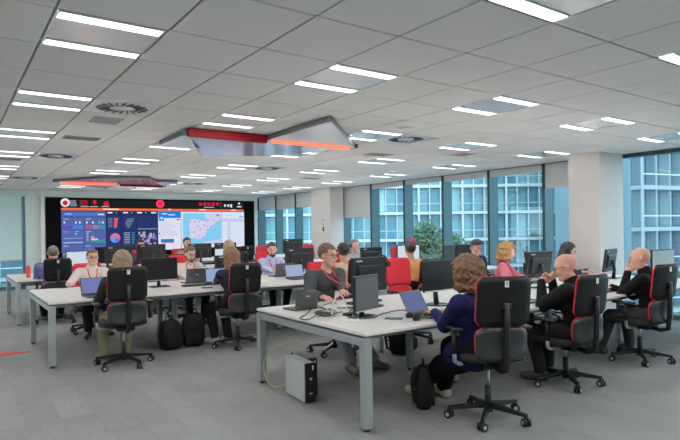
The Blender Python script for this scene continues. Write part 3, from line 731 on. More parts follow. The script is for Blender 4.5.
def laptop(x, y, yaw, label, screen=None, ang=110, w=.33, d=.23, lh=.21):
    t = thing('laptop', label, 'laptop', (x, y, DZ), yaw, 'laptops')
    p = MB(); p.box((0, 0, .010), (w, d, .018), bev=.004); bs = p.build('base', mat('laptop_body', (.03, .032, .035), .4), t)
    p = MB(); p.box((0, .03, .0196), (w-.05, .11, .0015)); p.build('keyboard', m_black, bs)
    p = MB(); p.box((0, -.07, .0196), (.09, .055, .001)); p.build('touchpad', m_greyp, bs)
    Rt = Matrix.Rotation(R(-(ang-90)), 3, 'X'); c0 = Vector((0, d/2-.004, .018))
    p = MB(); p.box(c0+Rt @ Vector((0, 0, lh/2)), (w, .008, lh), bev=.003, rot=Rt); ld = p.build('lid', mat('laptop_lid', (.035, .037, .04), .35), t)
    p = MB(); p.box(c0+Rt @ Vector((0, -.0045, lh/2+.005)), (w-.024, .001, lh-.028), rot=Rt); p.build('display', screen or m_off, ld)
    p = MB(); p.box(c0+Rt @ Vector((0, .0045, .12)), (.05, .001, .010), rot=Rt); p.build('lid_badge', m_greyp, ld)
    return t
laptop(3.46, 3.56, 14, 'open laptop with blue-grey screen under the navy jacket person hands', SB2, 118)
laptop(4.80, 3.56, -4, 'open laptop in front of the black jumper person with folded hands', SB, 105)
laptop(1.50, 7.20, 8, 'open laptop with lavender screen left of the khaki trousers person', SB, 108)
laptop(3.22, 7.62, -8, 'open lit laptop in front of the white trainers person', scr('page', (150, 175, 220), .9), 105)
laptop(4.50, 7.52, 0, 'open lit laptop on the desk behind the charcoal sweater person', scr('page2', (165, 180, 215), .9), 105)
laptop(3.02, 8.10, 180, 'dark laptop seen from behind before the white sweater person', None, 105)
laptop(4.55, 8.22, 184, 'laptop seen from behind beside the pale blue shirt person', None, 105)
laptop(2.80, 4.66, 186, 'small dark laptop seen from behind before the charcoal sweater person', None, 102, .27, .2, .165)
laptop(6.32, 3.60, 10, 'low laptop under the arm of the person leaning on one hand', scr('dimblue', (70, 80, 120), .6), 128)

def keyboard(x, y, yaw, label):
    t = thing('keyboard', label, 'keyboard', (x, y, DZ), yaw, 'keyboards')
    p = MB(); p.box((0, 0, .009), (.44, .14, .017), bev=.005); p.build('body', m_black, t)
    for r_ in range(4):
        p = MB()
        for k in range(14): p.box((-.195+k*.03, -.045+r_*.03, .0195), (.025, .025, .005))
        p.build('key_row', m_shell, t)
keyboard(2.90, 7.62, -4, 'black keyboard on the middle desk before the white sweater person')
keyboard(3.55, 5.0-.38, 190, 'black keyboard under the charcoal sweater person hands')
keyboard(6.55, 4.72, 190, 'keyboard near the pink shirt person')
def mouse(x, y, yaw, label):
    t = thing('computer_mouse', label, 'mouse', (x, y, DZ), yaw, 'computer mice')
    p = MB(); n = 14; v = []; f = []
    for j, (k, z) in enumerate(((.9, .001), (1., .008), (.93, .022), (.7, .032), (.3, .037), (.05, .038))):
        for i in range(n): a = 2*math.pi*i/n; v.append((.031*k*math.cos(a), .055*k*math.sin(a), z))
    for j in range(5):
        for i in range(n): f.append((j*n+i, j*n+(i+1) % n, (j+1)*n+(i+1) % n, (j+1)*n+i))
    f.append(tuple(range(n))[::-1]); f.append(tuple(5*n+i for i in range(n))); p.add(v, f, 0, True); p.build('shell', m_black, t)
    p = MB(); p.cyl((0, .03, .034), .008, .006, 10, axis=(1, 0, 0)); p.build('wheel', m_greyp, t)
q = onz(72, 287, DZ); mouse(q.x, q.y, 170, 'black mouse beside the white shirt person hand')
mouse(3.55, 7.56, 0, 'black mouse right of the white trainers person laptop')
mouse(3.62, 3.62, 10, 'black mouse by the navy jacket person laptop')
def phone(x, y, yaw, label):
    t = thing('mobile_phone', label, 'phone', (x, y, DZ), yaw, 'mobile phones')
    p = MB(); p.box((0, 0, .005), (.075, .15, .009), bev=.003); p.build('case', m_black, t)
    p = MB(); p.box((0, 0, .0098), (.068, .14, .0008)); p.build('glass', m_blackg, t)
q = onz(62, 288, DZ); phone(q.x, q.y, 60, 'black phone lying on the corner of the middle desk')
q = onz(207, 288, DZ); phone(q.x, q.y, 80, 'black phone lying before the white trainers person laptop')
phone(3.10, 3.62, 40, 'black phone lying left of the navy jacket person laptop')
# headsets
def headset(loc, yaw, label, upright=False):
    t = thing('headset', label, 'headset', loc, yaw, 'headsets')
    rot = Matrix.Rotation(R(0 if upright else 80), 3, 'X')
    pts = [rot @ Vector((.075*math.cos(a), 0, .085*math.sin(a))) for a in [R(-8+196*k/14) for k in range(15)]]
    z0 = min(v.z for v in pts); off = Vector((0, 0, -z0+.012))
    p = MB(); p.tube([v+off for v in pts], .007, 6); p.build('headband', m_black, t)
    for e in (0, -1):
        c = pts[e]+off; p = MB(); p.cyl(c+UP*.008, .03, .022, 14, axis=rot @ Vector((1, 0, 0))); p.build('ear_cushion', m_black, t)
    c = pts[0]+off; p = MB(); p.tube([c, c+rot @ Vector((0, .05, -.02)), c+rot @ Vector((-.03, .1, -.03))], .004, 6); p.build('microphone_arm', m_greyp, t)
headset((3.22, 3.50, DZ), 70, 'black headset lying beside the navy jacket person laptop')
headset((3.63, 4.40, 1.125), 94, 'headset hung on the corner of the large black monitor', True)
# loose items on the near desk: docking station dish, cable heap
def cable(name, label, pts, r, m, group='cables on the near desk'):
    P = [Vector(p_) for p_ in pts]; o = []
    for i in range(len(P)-1):
        p0, p1, p2, p3 = P[max(i-1, 0)], P[i], P[i+1], P[min(i+2, len(P)-1)]
        for k in range(5):
            t_ = k/5; o.append(.5*((2*p1)+(p2-p0)*t_+(2*p0-5*p1+4*p2-p3)*t_**2+(3*p1-p0-3*p2+p3)*t_**3))
    o.append(P[-1]); b_ = MB(); b_.tube(o, r, 6); return tag(b_.build(name, m), label, 'cable', group)
def dz(x, y, h=.006): q_ = onz(x, y, DZ); return (q_.x, q_.y, DZ+h)
cable('cable', 'black cable looping at the left end of the near desk', [dz(312, 309), dz(306, 315), dz(300, 319), dz(308, 320), dz(316, 316), dz(322, 311), dz(333, 309)], .005, m_cable)
cable('cable', 'black cable trailing behind the round dish', [dz(318, 308), dz(328, 312, .02), dz(336, 318), dz(346, 320), dz(354, 316)], .005, m_cable)
cable('cable', 'white cable running towards the square monitor', [dz(322, 308), dz(332, 306, .02), dz(344, 309), dz(352, 314), dz(361, 322)], .005, m_cablew)
cable('cable', 'thin white cable crossing the dish', [dz(310, 304), dz(318, 305), dz(324, 310, .03), dz(338, 318), dz(350, 319)], .004, m_cablew)
cable('cable', 'black cable lying along the middle of the near desk', [dz(372, 318), dz(384, 314), dz(398, 311), dz(407, 311), dz(416, 313)], .005, m_cable)
rc = random.Random(12)
for k, (nm, mm) in enumerate((('tangled black cable at the front of the cable heap', m_cable), ('tangled black cable at the back of the cable heap', m_cable), ('tangled grey-white cable in the cable heap middle', m_cablew), ('coiled black cable beside the square monitor foot', m_cable), ('loose white cable end near the square monitor', m_cablew))):
    cx0, cy0 = ((330, 317), (327, 306), (340, 313), (352, 311), (349, 321))[k]
    cable('cable', nm, [dz(cx0+rc.uniform(-15, 15), cy0+rc.uniform(-3, 3), .006+.02*rc.random()) for _ in range(7)], .0045, mm)
q = onz(338, 316, DZ)
cable('cable', 'thick white cable standing in a tall arch on the near desk', [(q.x-.05, q.y+.02, DZ+.006), (q.x-.035, q.y+.02, DZ+.12), (q.x+.02, q.y+.01, DZ+.19), (q.x+.08, q.y, DZ+.12), (q.x+.09, q.y-.01, DZ+.006)], .007, m_cablew)
t = thing('speakerphone', 'round black conference dish in the cable heap on the near desk', 'speakerphone', dz(326, 313.5, .0)); t.location.z = DZ
p = MB(); p.lathe([(.03, .001), (.105, .002), (.11, .012), (.09, .024), (.02, .026)], 24); p.build('body', m_black, t)
p = MB(); p.lathe([(.01, .0262), (.035, .0265), (.036, .0255)], 18); p.build('button_ring', m_greyp, t)
t = thing('docking_station', 'small black docking box behind the cable heap', 'docking station', dz(350, 316, 0), 10); t.location.z = DZ
p = MB(); p.box((0, 0, .016), (.12, .07, .03), bev=.004); p.build('case', m_black, t)
p = MB(); p.box((0, -.036, .016), (.02, .002, .01)); p.build('port', m_alu, t)
for k, (x, y) in enumerate(((343, 320), (336, 308))):
    t = thing('power_adapter', ['white plug adapter in front of the cable arch', 'white plug adapter behind the cable arch'][k], 'adapter', dz(x, y, 0), 25*k); t.location.z = DZ
    p = MB(); p.box((0, 0, .016), (.06, .045, .03), bev=.006); p.build('case', m_white, t)
    for s_ in (-1, 1): p = MB(); p.cyl((s_*.01, -.03, .016), .003, .018, 8, axis=(0, 1, 0)); p.build('pin', m_alu, t)
# red bottle
q = onz(28.5, 277.5, DZ)
t = thing('bottle', 'red drinking bottle on the corner of the far left desk', 'bottle', (q.x, q.y, DZ))
p = MB(); p.lathe([(.03, .0), (.036, .004), (.036, .15), (.033, .165), (.026, .172)], 20); p.build('body', mat('bottle_red', (.65, .02, .02), .3), t)
p = MB(); p.lathe([(.025, .172), (.027, .176), (.027, .20), (.022, .205)], 20); p.build('cap', mat('bottle_cap', (.45, .01, .015), .35), t)
# water bottle on the floor
q = onz(381, 352, 0)
t = thing('water_bottle', 'clear plastic water bottle on the floor behind the near desk leg', 'bottle', (q.x, q.y, 0))
p = MB(); p.lathe([(.025, .0), (.034, .006), (.034, .06), (.031, .075), (.034, .09), (.034, .16), (.02, .195), (.013, .205), (.013, .22)], 18); p.build('body', mat('clear_plastic', (.75, .85, .9), .1, trans=.25), t)
p = MB(); p.lathe([(.015, .212), (.015, .234), (.012, .236)], 16); p.build('cap', m_white, t)

# PC towers
m_pcs = mat('pc_silver', (.42, .435, .44), .45, .1)
def tower(x, y, yaw, label, m, w=.10, d=.38, h=.34):
    t = thing('computer_tower', label, 'computer', (x, y, 0), yaw, 'computer towers')
    p = MB(); p.box((0, 0, h/2+.006), (w, d, h), bev=.005); p.build('case', m, t)
    p = MB(); p.box((0, -d/2-.012, h/2+.006), (w, .024, h), bev=.005); fp = p.build('front_panel', m_black, t)
    p = MB(); p.cyl((0, -d/2-.025, h*.62), .012, .004, 14, axis=(0, 1, 0)); p.build('power_button', m_alu, fp)
    p = MB(); p.box((.0, -d/2-.025, h*.25), (.03, .003, .012)); p.build('usb_port', m_greyp, fp)
    p = MB(); p.box((w*.2, -d/2-.025, h*.90), (.012, .003, .04)); p.build('sticker', m_white, fp)
    for sx in (-1, 1):
        for sy in (-1, 1): p = MB(); p.cyl((sx*w*.3, sy*d*.38, .004), .01, .008, 8); p.build('foot', m_black, t)
    return t
tower(2.58, 4.32, -4, 'silver computer tower with black front standing under near desk', m_pcs)
tower(2.71, 4.47, -4, 'black computer case behind the silver tower', mat('pc_black', (.03, .032, .033), .4), .09, .34, .33)
q0 = onz(285, 398, 0); q1 = onz(276, 375, .12); q2 = onz(285, 352, .3)
cable('cable', 'yellow network cable hanging behind the silver computer tower', [(2.62, 4.60, .05), (2.5, 4.72, .03), (2.52, 4.9, .2), (2.66, 4.9, .34), (2.9, 4.7, .42), (3.0, 4.5, .60)], .005, m_yel, 'loose floor cables')

# bags
m_bag = mat('bag_nylon', (.006, .006, .007), .7, noise=.2, nscale=90, bump=.2, spec=.2)
def backpack(x, y, yaw, label, w=.34, d=.22, h=.46, lean=0):
    t = thing('backpack', label, 'bag', (x, y, 0), yaw, 'black bags on the floor'); t.rotation_euler.x = R(lean)
    def blob(w_, d_, h_, c, e=.5, n=20, m=10):
        v = []; f = []
        for j in range(m+1):
            ph = -math.pi/2+math.pi*j/m; cz = math.copysign(abs(math.sin(ph))**.6, math.sin(ph)); rr = abs(math.cos(ph))**.45
            for i in range(n):
                a = 2*math.pi*i/n; ca, sa = math.cos(a), math.sin(a)
                v.append((c[0]+w_/2*rr*math.copysign(abs(ca)**e, ca)*(1-.12*max(0, cz)), c[1]+d_/2*rr*math.copysign(abs(sa)**e, sa)*(1-.2*max(0, cz))+.012*math.sin(7*a+5*cz), c[2]+h_/2*(cz+1)))
        for j in range(m):
            for i in range(n): f.append((j*n+i, j*n+(i+1) % n, (j+1)*n+(i+1) % n, (j+1)*n+i))
        b_ = MB(); b_.add(v, f, 0, True); return b_
    blob(w, d, h, (0, 0, .0)).build('body', m_bag, t)
    blob(w*.8, d*.4, h*.5, (0, -d*.46, .03)).build('front_pocket', m_bag, t)
    p = MB(); p.tube([(-.05, .0, h-.01), (-.045, 0, h+.045), (.045, 0, h+.045), (.05, 0, h-.01)], .009, 8); p.build('top_handle', m_bag, t)
    for s_ in (-1, 1):
        p = MB(); p.tube([(s_*w*.2, d*.46, h*.92), (s_*w*.26, d*.72, h*.6), (s_*w*.3, d*.6, h*.2), (s_*w*.32, d*.42, .06)], .015, 8); p.build('shoulder_strap', m_bag, t)
    p = MB(); p.tube([(-w*.3, -d*.56, h*.52), (0, -d*.68, h*.55), (w*.3, -d*.56, h*.52)], .004, 6); p.build('zip', m_black, t)
    return t
backpack(2.33, 7.08, 10, 'black backpack on the floor, the left of two leaning together', .29, .20, .38, -6)
backpack(2.64, 7.14, -14, 'black backpack on the floor, the taller right of two', .30, .20, .44, 4)
q = onz(404, 356, 0); backpack(q.x+.1, q.y+.15, 30, 'black bag on the floor behind the middle desk leg', .40, .24, .34)
q = onz(447, 360, 0); backpack(3.24, 3.42, 50, 'black bag standing beside the navy jacket person shin', .20, .13, .36)

# red wedge let into the carpet at the left
p = MB(); p.prism([(.15, 7.95), (.86, 8.10), (.1, 8.42)], .0, .006); tag(p.build('carpet_inlay', mat('red_carpet', (.62, .03, .02), .9, noise=.08, nscale=100)), 'pointed red carpet inlay at the left picture edge', 'carpet')

# ------------------------------------------------------------------ people: smooth-union body fields turned into one surface
class Field:
    def __init__(s, lo, hi, vox):
        s.lo = np.array(lo, np.float32); s.vox = vox; s.n = np.ceil((np.array(hi)-lo)/vox).astype(int)+1
        s.V = np.full(s.n, .2, np.float32); s.D = np.full(s.n, 9., np.float32); s.L = np.zeros(s.n, np.int8)
    def _sub(s, lo, hi):
        a = np.clip(np.floor((lo-s.lo)/s.vox).astype(int), 0, s.n-1); b = np.clip(np.ceil((hi-s.lo)/s.vox).astype(int)+1, 1, s.n)
        if (b <= a).any(): return None
        ax = [(s.lo[k]+s.vox*np.arange(a[k], b[k])).astype(np.float32) for k in range(3)]
        return (slice(a[0], b[0]), slice(a[1], b[1]), slice(a[2], b[2])), np.meshgrid(*ax, indexing='ij')
    def _put(s, sl, d, k, lab, sub=False):
        v = s.V[sl]
        if sub: s.V[sl] = np.maximum(v, -d); return
        if k > 0:
            h = np.maximum(k-np.abs(v-d), 0)/k; s.V[sl] = np.minimum(v, d)-h*h*k*.25
        else: s.V[sl] = np.minimum(v, d)
        dd = s.D[sl]; m = d < dd; dd[m] = d[m]; s.L[sl][m] = lab
    def cone(s, a, b, r1, r2, k=.02, lab=0, sub=False):
        a = np.array(a, np.float32); b = np.array(b, np.float32); mr = max(r1, r2)+k+.03
        q = s._sub(np.minimum(a, b)-mr, np.maximum(a, b)+mr)
        if q is None: return
        sl, (X, Y, Z) = q; ab = b-a; l2 = max(float(ab@ab), 1e-9)
        t = np.clip(((X-a[0])*ab[0]+(Y-a[1])*ab[1]+(Z-a[2])*ab[2])/l2, 0, 1)
        d = np.sqrt((X-a[0]-ab[0]*t)**2+(Y-a[1]-ab[1]*t)**2+(Z-a[2]-ab[2]*t)**2)-(r1+(r2-r1)*t)
        s._put(sl, d, k, lab, sub)
    def ell(s, c, r, M3=None, k=.02, lab=0, sub=False):
        c = np.array(c, np.float32); r = np.array(r, np.float32); mr = r.max()+k+.03
        q = s._sub(c-mr, c+mr)
        if q is None: return
        sl, (X, Y, Z) = q; P = [X-c[0], Y-c[1], Z-c[2]]
        if M3 is not None: P = [M3[0][i]*P[0]+M3[1][i]*P[1]+M3[2][i]*P[2] for i in range(3)]
        k0 = np.sqrt((P[0]/r[0])**2+(P[1]/r[1])**2+(P[2]/r[2])**2); k1 = np.sqrt((P[0]/r[0]**2)**2+(P[1]/r[1]**2)**2+(P[2]/r[2]**2)**2)+1e-6
        s._put(sl, (k0*(k0-1)/k1).astype(np.float32), k, lab, sub)
    def at(s, p):
        i = np.clip(np.round((np.array(p)-s.lo)/s.vox).astype(int), 0, s.n-1); return s.V[tuple(i)]
    def mesh(s):
        V = s.V; I = V < 0; n = s.n
        c = np.zeros(n-1, np.int8)
        for dx in (0, 1):
            for dy in (0, 1):
                for dz_ in (0, 1): c += I[dx:n[0]-1+dx, dy:n[1]-1+dy, dz_:n[2]-1+dz_]
        act = (c > 0) & (c < 8); idx = np.argwhere(act); vid = np.full(n-1, -1, np.int64); vid[act] = np.arange(len(idx))
        acc = np.zeros((len(idx), 3)); cnt = np.zeros(len(idx))
        corners = [np.array((dx, dy, dz_)) for dx in (0, 1) for dy in (0, 1) for dz_ in (0, 1)]
        for a in corners:
            for ax in range(3):
                if a[ax]: continue
                b_ = a.copy(); b_[ax] = 1
                pa, pb = idx+a, idx+b_; va = V[tuple(pa.T)]; vb = V[tuple(pb.T)]; m = (va < 0) != (vb < 0)
                t = va[m]/(va[m]-vb[m]); acc[m] += pa[m]; acc[m, ax] += t; cnt[m] += 1
        pts = s.lo+s.vox*(acc/cnt[:, None])
        F = []
        for ax in range(3):
            o = [q for q in range(3) if q != ax]
            sl0 = [slice(None)]*3; sl1 = [slice(None)]*3; sl0[ax] = slice(0, -1); sl1[ax] = slice(1, None)
            A, B = I[tuple(sl0)], I[tuple(sl1)]; E = np.argwhere(A != B)
            ok = (E[:, o[0]] > 0) & (E[:, o[1]] > 0) & (E[:, o[0]] < n[o[0]]-1) & (E[:, o[1]] < n[o[1]]-1); E = E[ok]
            flip = A[tuple(E.T)]
            q = []
            for du, dv in ((-1, -1), (0, -1), (0, 0), (-1, 0)):
                e = E.copy(); e[:, o[0]] += du; e[:, o[1]] += dv; q.append(vid[tuple(e.T)])
            q = np.stack(q, 1)
            if ax == 1: flip = ~flip
            q[~flip] = q[~flip][:, ::-1]; F.append(q)
        F = np.concatenate(F); F = F[(F >= 0).all(1)]
        gi = np.clip(np.round((pts-s.lo)/s.vox).astype(int), 0, n-1); lab = s.L[tuple(gi.T)]
        return pts, F, lab
def np_mesh(name, pts, F, m, parent=None, loc=None):
    me = bpy.data.meshes.new(name); me.vertices.add(len(pts)); me.vertices.foreach_set('co', pts.astype(np.float32).ravel())
    me.loops.add(F.size); me.loops.foreach_set('vertex_index', F.ravel().astype(np.int32)); me.polygons.add(len(F))
    me.polygons.foreach_set('loop_start', np.arange(0, F.size, 4, dtype=np.int32)); me.polygons.foreach_set('loop_total', np.full(len(F), 4, np.int32))
    me.polygons.foreach_set('use_smooth', np.ones(len(F), bool)); me.materials.append(m); me.update(calc_edges=True); me.validate()
    o = bpy.data.objects.new(name, me); COL.objects.link(o)
    if parent: o.parent = parent
    return o
def vnormals(pts, F):
    a = pts[F[:, 2]]-pts[F[:, 0]]; b_ = pts[F[:, 3]]-pts[F[:, 1]]; nn = np.cross(a, b_); N = np.zeros_like(pts)
    for k in range(4): np.add.at(N, F[:, k], nn)
    return N/(np.linalg.norm(N, axis=1)[:, None]+1e-9)
def shell_of(name, pts, F, N, mask, off, m, parent):
    f = F[mask]
    if len(f) == 0: return None
    u, inv = np.unique(f, return_inverse=True); f2 = inv.reshape(f.shape)
    top = pts[u]+N[u]*off
    # close the open hems back to the body so that cuffs and necklines show an edge
    e = np.concatenate([f2[:, [k, (k+1) % 4]] for k in range(4)]); key = {}
    es = np.sort(e, 1); code = es[:, 0].astype(np.int64)*len(u)+es[:, 1]; uq, ix, ct = np.unique(code, return_index=True, return_counts=True)
    be = e[ix[ct == 1]]; bv = np.unique(be); mp = {int(v): len(top)+i for i, v in enumerate(bv)}
    low = pts[u][bv]-N[u][bv]*.003
    hem = np.array([[b_, a, mp[int(a)], mp[int(b_)]] for a, b_ in be], int).reshape(-1, 4)
    return np_mesh(name, np.concatenate([top, low]), np.concatenate([f2, hem]), m, parent)
def ik(a, t, l1, l2, pole):
    a, t, pole = Vector(a), Vector(t), Vector(pole); d = t-a; L = d.length
    if L > (l1+l2)*.995: t = a+d*((l1+l2)*.995/L); d = t-a; L = d.length
    if L < abs(l1-l2)+.02: L = abs(l1-l2)+.02
    dn = d.normalized(); x = (l1*l1-l2*l2+L*L)/(2*L); h = math.sqrt(max(l1*l1-x*x, 0)); pp = (pole-dn*pole.dot(dn)).normalized()
    return a+dn*x+pp*h, t
SKIN = {'light': (.52, .30, .22), 'pale': (.60, .38, .29), 'tan': (.42, .22, .145), 'rosy': (.56, .31, .235)}
def rotm(yaw, pitch):
    return (Matrix.Rotation(R(yaw), 3, 'Z') @ Matrix.Rotation(R(pitch), 3, 'X'))
PERSONS = []
def person(label, x, y, yaw, top, topc, bottomc=(.02, .02, .024), shoec=(.05, .045, .04), s=.97, hk=1.10, lean=6, twist=0, head=(0, 0), rh=None, lh=None, rfist=False, lfist=False,
           rf=None, lf=None, skin='light', hair='short', hairc=(.03, .02, .015), glasses=False, lanyard=None, beard=None, vox=.009, belly=0, dress=None, headset_=False, hipz=.55, bust=0, collar=None, build=1., armk=1.16, legk=1.12):
    yr = R(yaw); Rz = Matrix.Rotation(-yr, 3, 'Z'); org = Vector((x, y, 0))
    def loc(p): return Rz @ (Vector(p)-org)
    hip = Vector((0, 0, hipz)); th = R(lean); up = Vector((0, math.sin(th), math.cos(th)))
    fwd = Vector((0, math.cos(th), -math.sin(th))); tw = Matrix.Rotation(R(twist), 3, 'Z')
    waist = hip+up*.14*s; chest = hip+up*.31*s; nb = hip+up*.465*s+Vector((0, .01, 0)); sx = tw @ Vector((1, 0, 0)); fwd = tw @ fwd
    Hm = tw @ rotm(*head); ntop = nb+up*.045*s+Vector((0, .022, .045))*s; hs_ = s*hk; hc = ntop+Hm @ Vector((0, .012, .085*hs_))
    lims = [hip, nb, hc]
    shR = nb-up*.055*s+sx*.195*s*build; shL = nb-up*.055*s-sx*.195*s*build
    dz0 = .79
    wr = loc(rh) if rh is not None else Vector((.13, .40, dz0)); wl = loc(lh) if lh is not None else Vector((-.13, .40, dz0))
    elR, wr = ik(shR, wr, .285*s, .255*s, Vector((.5, -.45, -.8))); elL, wl = ik(shL, wl, .285*s, .255*s, Vector((-.5, -.45, -.8)))
    fr = loc(rf) if rf is not None else Vector((.13, .42, .0)); fl = loc(lf) if lf is not None else Vector((-.13, .36, .0))
    hR, hL = hip+Vector((.09*s, .02, 0)), hip+Vector((-.09*s, .02, 0))
    aR, aL = Vector((fr.x, fr.y, fr.z+.085)), Vector((fl.x, fl.y, fl.z+.085))
    kR, aR = ik(hR, aR, .43*s, .41*s, Vector((.12, .5, .8))); kL, aL = ik(hL, aL, .43*s, .41*s, Vector((-.12, .5, .8)))
    allp = np.array([tuple(v) for v in (hip, nb, hc, shR, shL, elR, elL, wr, wl, kR, kL, aR, aL)])
    lo = allp.min(0)-.24; hi = allp.max(0)+.24; lo[2] = max(lo[2], -.02)
    F_ = Field(lo, hi, vox); SK, TP, BT, SH = 0, 1, 2, 3; b_ = build
    # torso
    F_.cone(hip-sx*.075*s+UP*.02, hip+sx*.075*s+UP*.02, .118*s, .118*s, .03, BT)
    F_.cone(waist-sx*.055*s*b_, waist+sx*.055*s*b_, .108*s*b_, .108*s*b_, .05, TP)
    F_.cone(chest-sx*.085*s*b_+fwd*.01, chest+sx*.085*s*b_+fwd*.01, .112*s*b_, .112*s*b_, .05, TP)
    F_.cone(shR-sx*.05*s, shL+sx*.05*s, .066*s, .066*s, .05, TP)
    if belly: F_.ell(waist+fwd*.055+UP*.0, (.13*b_, .11+belly, .13), k=.05, lab=TP)
    if bust:
        for q in (-1, 1): F_.ell(chest+fwd*.075+sx*q*.07-UP*.02, (.06, .055, .06), k=.04, lab=TP)
    F_.cone(nb-up*.01, ntop, .060*s, .052*s, .03, SK)
    if collar:
        F_.cone(nb-sx*.02+up*.006, nb-sx*.0+up*.035, .068*s, .064*s, .02, TP); F_.cone(nb+sx*.02+up*.006, nb+up*.035, .068*s, .064*s, .02, TP)
    # head
    def H3(p_): return hc+Hm @ (Vector(p_)*hs_)
    hm = [list(r_) for r_ in Hm]
    F_.ell(H3((0, -.012, .030)), tuple(q*hs_ for q in (.076, .095, .086)), hm, .01, SK)
    F_.ell(H3((0, .030, -.028)), tuple(q*hs_ for q in (.060, .062, .084)), hm, .03, SK)
    for q in (-1, 1):
        F_.cone(H3((q*.048, .005, -.062)), H3((q*.012, .066, -.098)), .022*hs_, .018*hs_, .02, SK)
        F_.ell(H3((q*.036, .062, -.026)), tuple(v*hs_ for v in (.024, .022, .026)), hm, .015, SK)
        F_.ell(H3((q*.078, -.008, -.008)), tuple(v*hs_ for v in (.010, .020, .031)), hm, .008, SK)
        F_.ell(H3((q*.031, .096, .006)), tuple(v*hs_ for v in (.017, .014, .010)), hm, 0, SK, sub=True)
    F_.cone(H3((-.030, .080, .024)), H3((.030, .080, .024)), .012*hs_, .012*hs_, .012, SK)
    F_.cone(H3((0, .088, .008)), H3((0, .110, -.030)), .008*hs_, .013*hs_, .008, SK)
    F_.cone(H3((-.017, .083, -.060)), H3((.017, .083, -.060)), .009*hs_, .009*hs_, .008, SK)
    # arms
    for (sh, el, w, fist, sg) in ((shR, elR, wr, rfist, 1), (shL, elL, wl, lfist, -1)):
        F_.cone(sh, el, .056*s*b_*armk, .045*s*armk, .03, TP); F_.cone(el, w, .044*s*armk, .035*s, .02, TP)
        d = (w-el).normalized()
        if fist: f = (fist if isinstance(fist, Vector) else Vector((0, .2, 1))).normalized(); nrm = (H3((0, .09, -.03))-w).normalized()
        else: f = Vector((d.x*.6, d.y, min(d.z, 0)*.2+.02)).normalized(); nrm = Vector((0, 0, -1))
        nrm = (nrm-f*nrm.dot(f)).normalized(); sd = f.cross(nrm).normalized()      # palm side is nrm
        hs = s*.98
        toward = -sg if sd.dot(Vector((1, 0, 0))) > 0 else sg                       # thumb on the inner side
        F_.cone(w-d*.01, w+f*.03*hs, .026*hs, .024*hs, .012, SK)
        for i in range(4):
            off = (i-1.5)*.0215*hs; base = w+f*.088*hs+sd*off; F_.cone(w+f*.02*hs+sd*off*.6, base, .016*hs, .0125*hs, .012, SK)
            ln = (.070, .080, .075, .058)[i if toward < 0 else 3-i]*hs; spread = (f+sd*(i-1.5)*.12).normalized(); cu = .35 if not fist else 1.15
            m1 = base+(spread*math.cos(cu)+nrm*math.sin(cu))*ln*.55; m2 = m1+(spread*math.cos(cu*1.9)+nrm*math.sin(cu*1.9))*ln*.45
            F_.cone(base, m1, .0098*hs, .0088*hs, .003, SK); F_.cone(m1, m2, .0088*hs, .0075*hs, .003, SK)
        tb = w+f*.03*hs+sd*toward*.028*hs; t1 = tb+(f*.6+sd*toward*.7+nrm*.35).normalized()*.036*hs; t2 = t1+(f*.95+sd*toward*.1+nrm*.3).normalized()*.032*hs
        F_.cone(w+f*.015*hs, tb, .018*hs, .015*hs, .01, SK); F_.cone(tb, t1, .0125*hs, .0105*hs, .005, SK); F_.cone(t1, t2, .0105*hs, .0085*hs, .003, SK)
    # legs, shoes
    for (h_, kn, an, ft) in ((hR, kR, aR, fr), (hL, kL, aL, fl)):
        F_.cone(h_, kn, .092*s*legk, .066*s*legk, .04, BT); F_.cone(kn, an+UP*.03, .064*s*legk, .049*s*legk, .03, BT)
        dv = Vector((kn.x-hip.x, kn.y-hip.y, 0)).normalized(); z = ft.z
        F_.cone(an+UP*.01, Vector((an.x, an.y, z+.045))-dv*.03, .038*s, .037*s, .02, SH)
        F_.cone(Vector((an.x, an.y, z+.042))-dv*.03, Vector((an.x, an.y, z+.034))+dv*.155*s, .040*s, .034*s, .02, SH)
        F_.cone(Vector((an.x, an.y, z+.075)), Vector((an.x, an.y, z+.04))+dv*.10*s, .034*s, .034*s, .02, SH)
    if dress:    # coat skirt over the thighs
        F_.cone(hip+Vector((.09, .0, -.02)), hip+Vector((.11, .16, -.02)), .112, .10, .03, TP); F_.cone(hip+Vector((-.09, .0, -.02)), hip+Vector((-.11, .16, -.02)), .112, .10, .03, TP)
    pts, Fc, lab = F_.mesh(); N = vnormals(pts, Fc)
    if np.einsum('ij,ij->i', N, pts-np.array(tuple(chest)))[:].mean() < 0: Fc = Fc[:, ::-1].copy(); N = -N
    body = np_mesh('person', pts, Fc, mat('skin_'+skin, SKIN[skin], .5, noise=.05, nscale=60)); tag(body, label, 'person', 'people at the desks')
    fl_ = lab[Fc]; fm = np.median(fl_, axis=1).astype(int)
    mt = mat('cloth_%.3f_%.3f_%.3f' % topc, topc, .9, noise=.08, nscale=140, bump=.1, spec=.12); mb = mat('cloth_%.3f_%.3f_%.3f' % bottomc, bottomc, .9, noise=.1, nscale=140, bump=.1, spec=.12)
    shell_of(top, pts, Fc, N, fm == TP, .005, mt, body); shell_of('trousers', pts, Fc, N, fm == BT, .004, mb, body)
    ms = mat('shoe_%.3f_%.3f' % shoec[:2], shoec, .6); cent = pts[Fc].mean(1); side = cent @ np.array(tuple((aR-aL).normalized())) > np.array(tuple((aR+aL)/2)) @ np.array(tuple((aR-aL).normalized()))
    for q in (True, False): shell_of('shoe', pts, Fc, N, (fm == SH) & (side == q), .005, ms, body)
    # face
    me_ = mat('eye_white', (.7, .68, .66), .3); mi_ = mat('iris', (.03, .02, .015), .2); mh = mat('hair_%.3f_%.3f' % hairc[:2], hairc, .65, noise=.35, nscale=110, bump=.5)
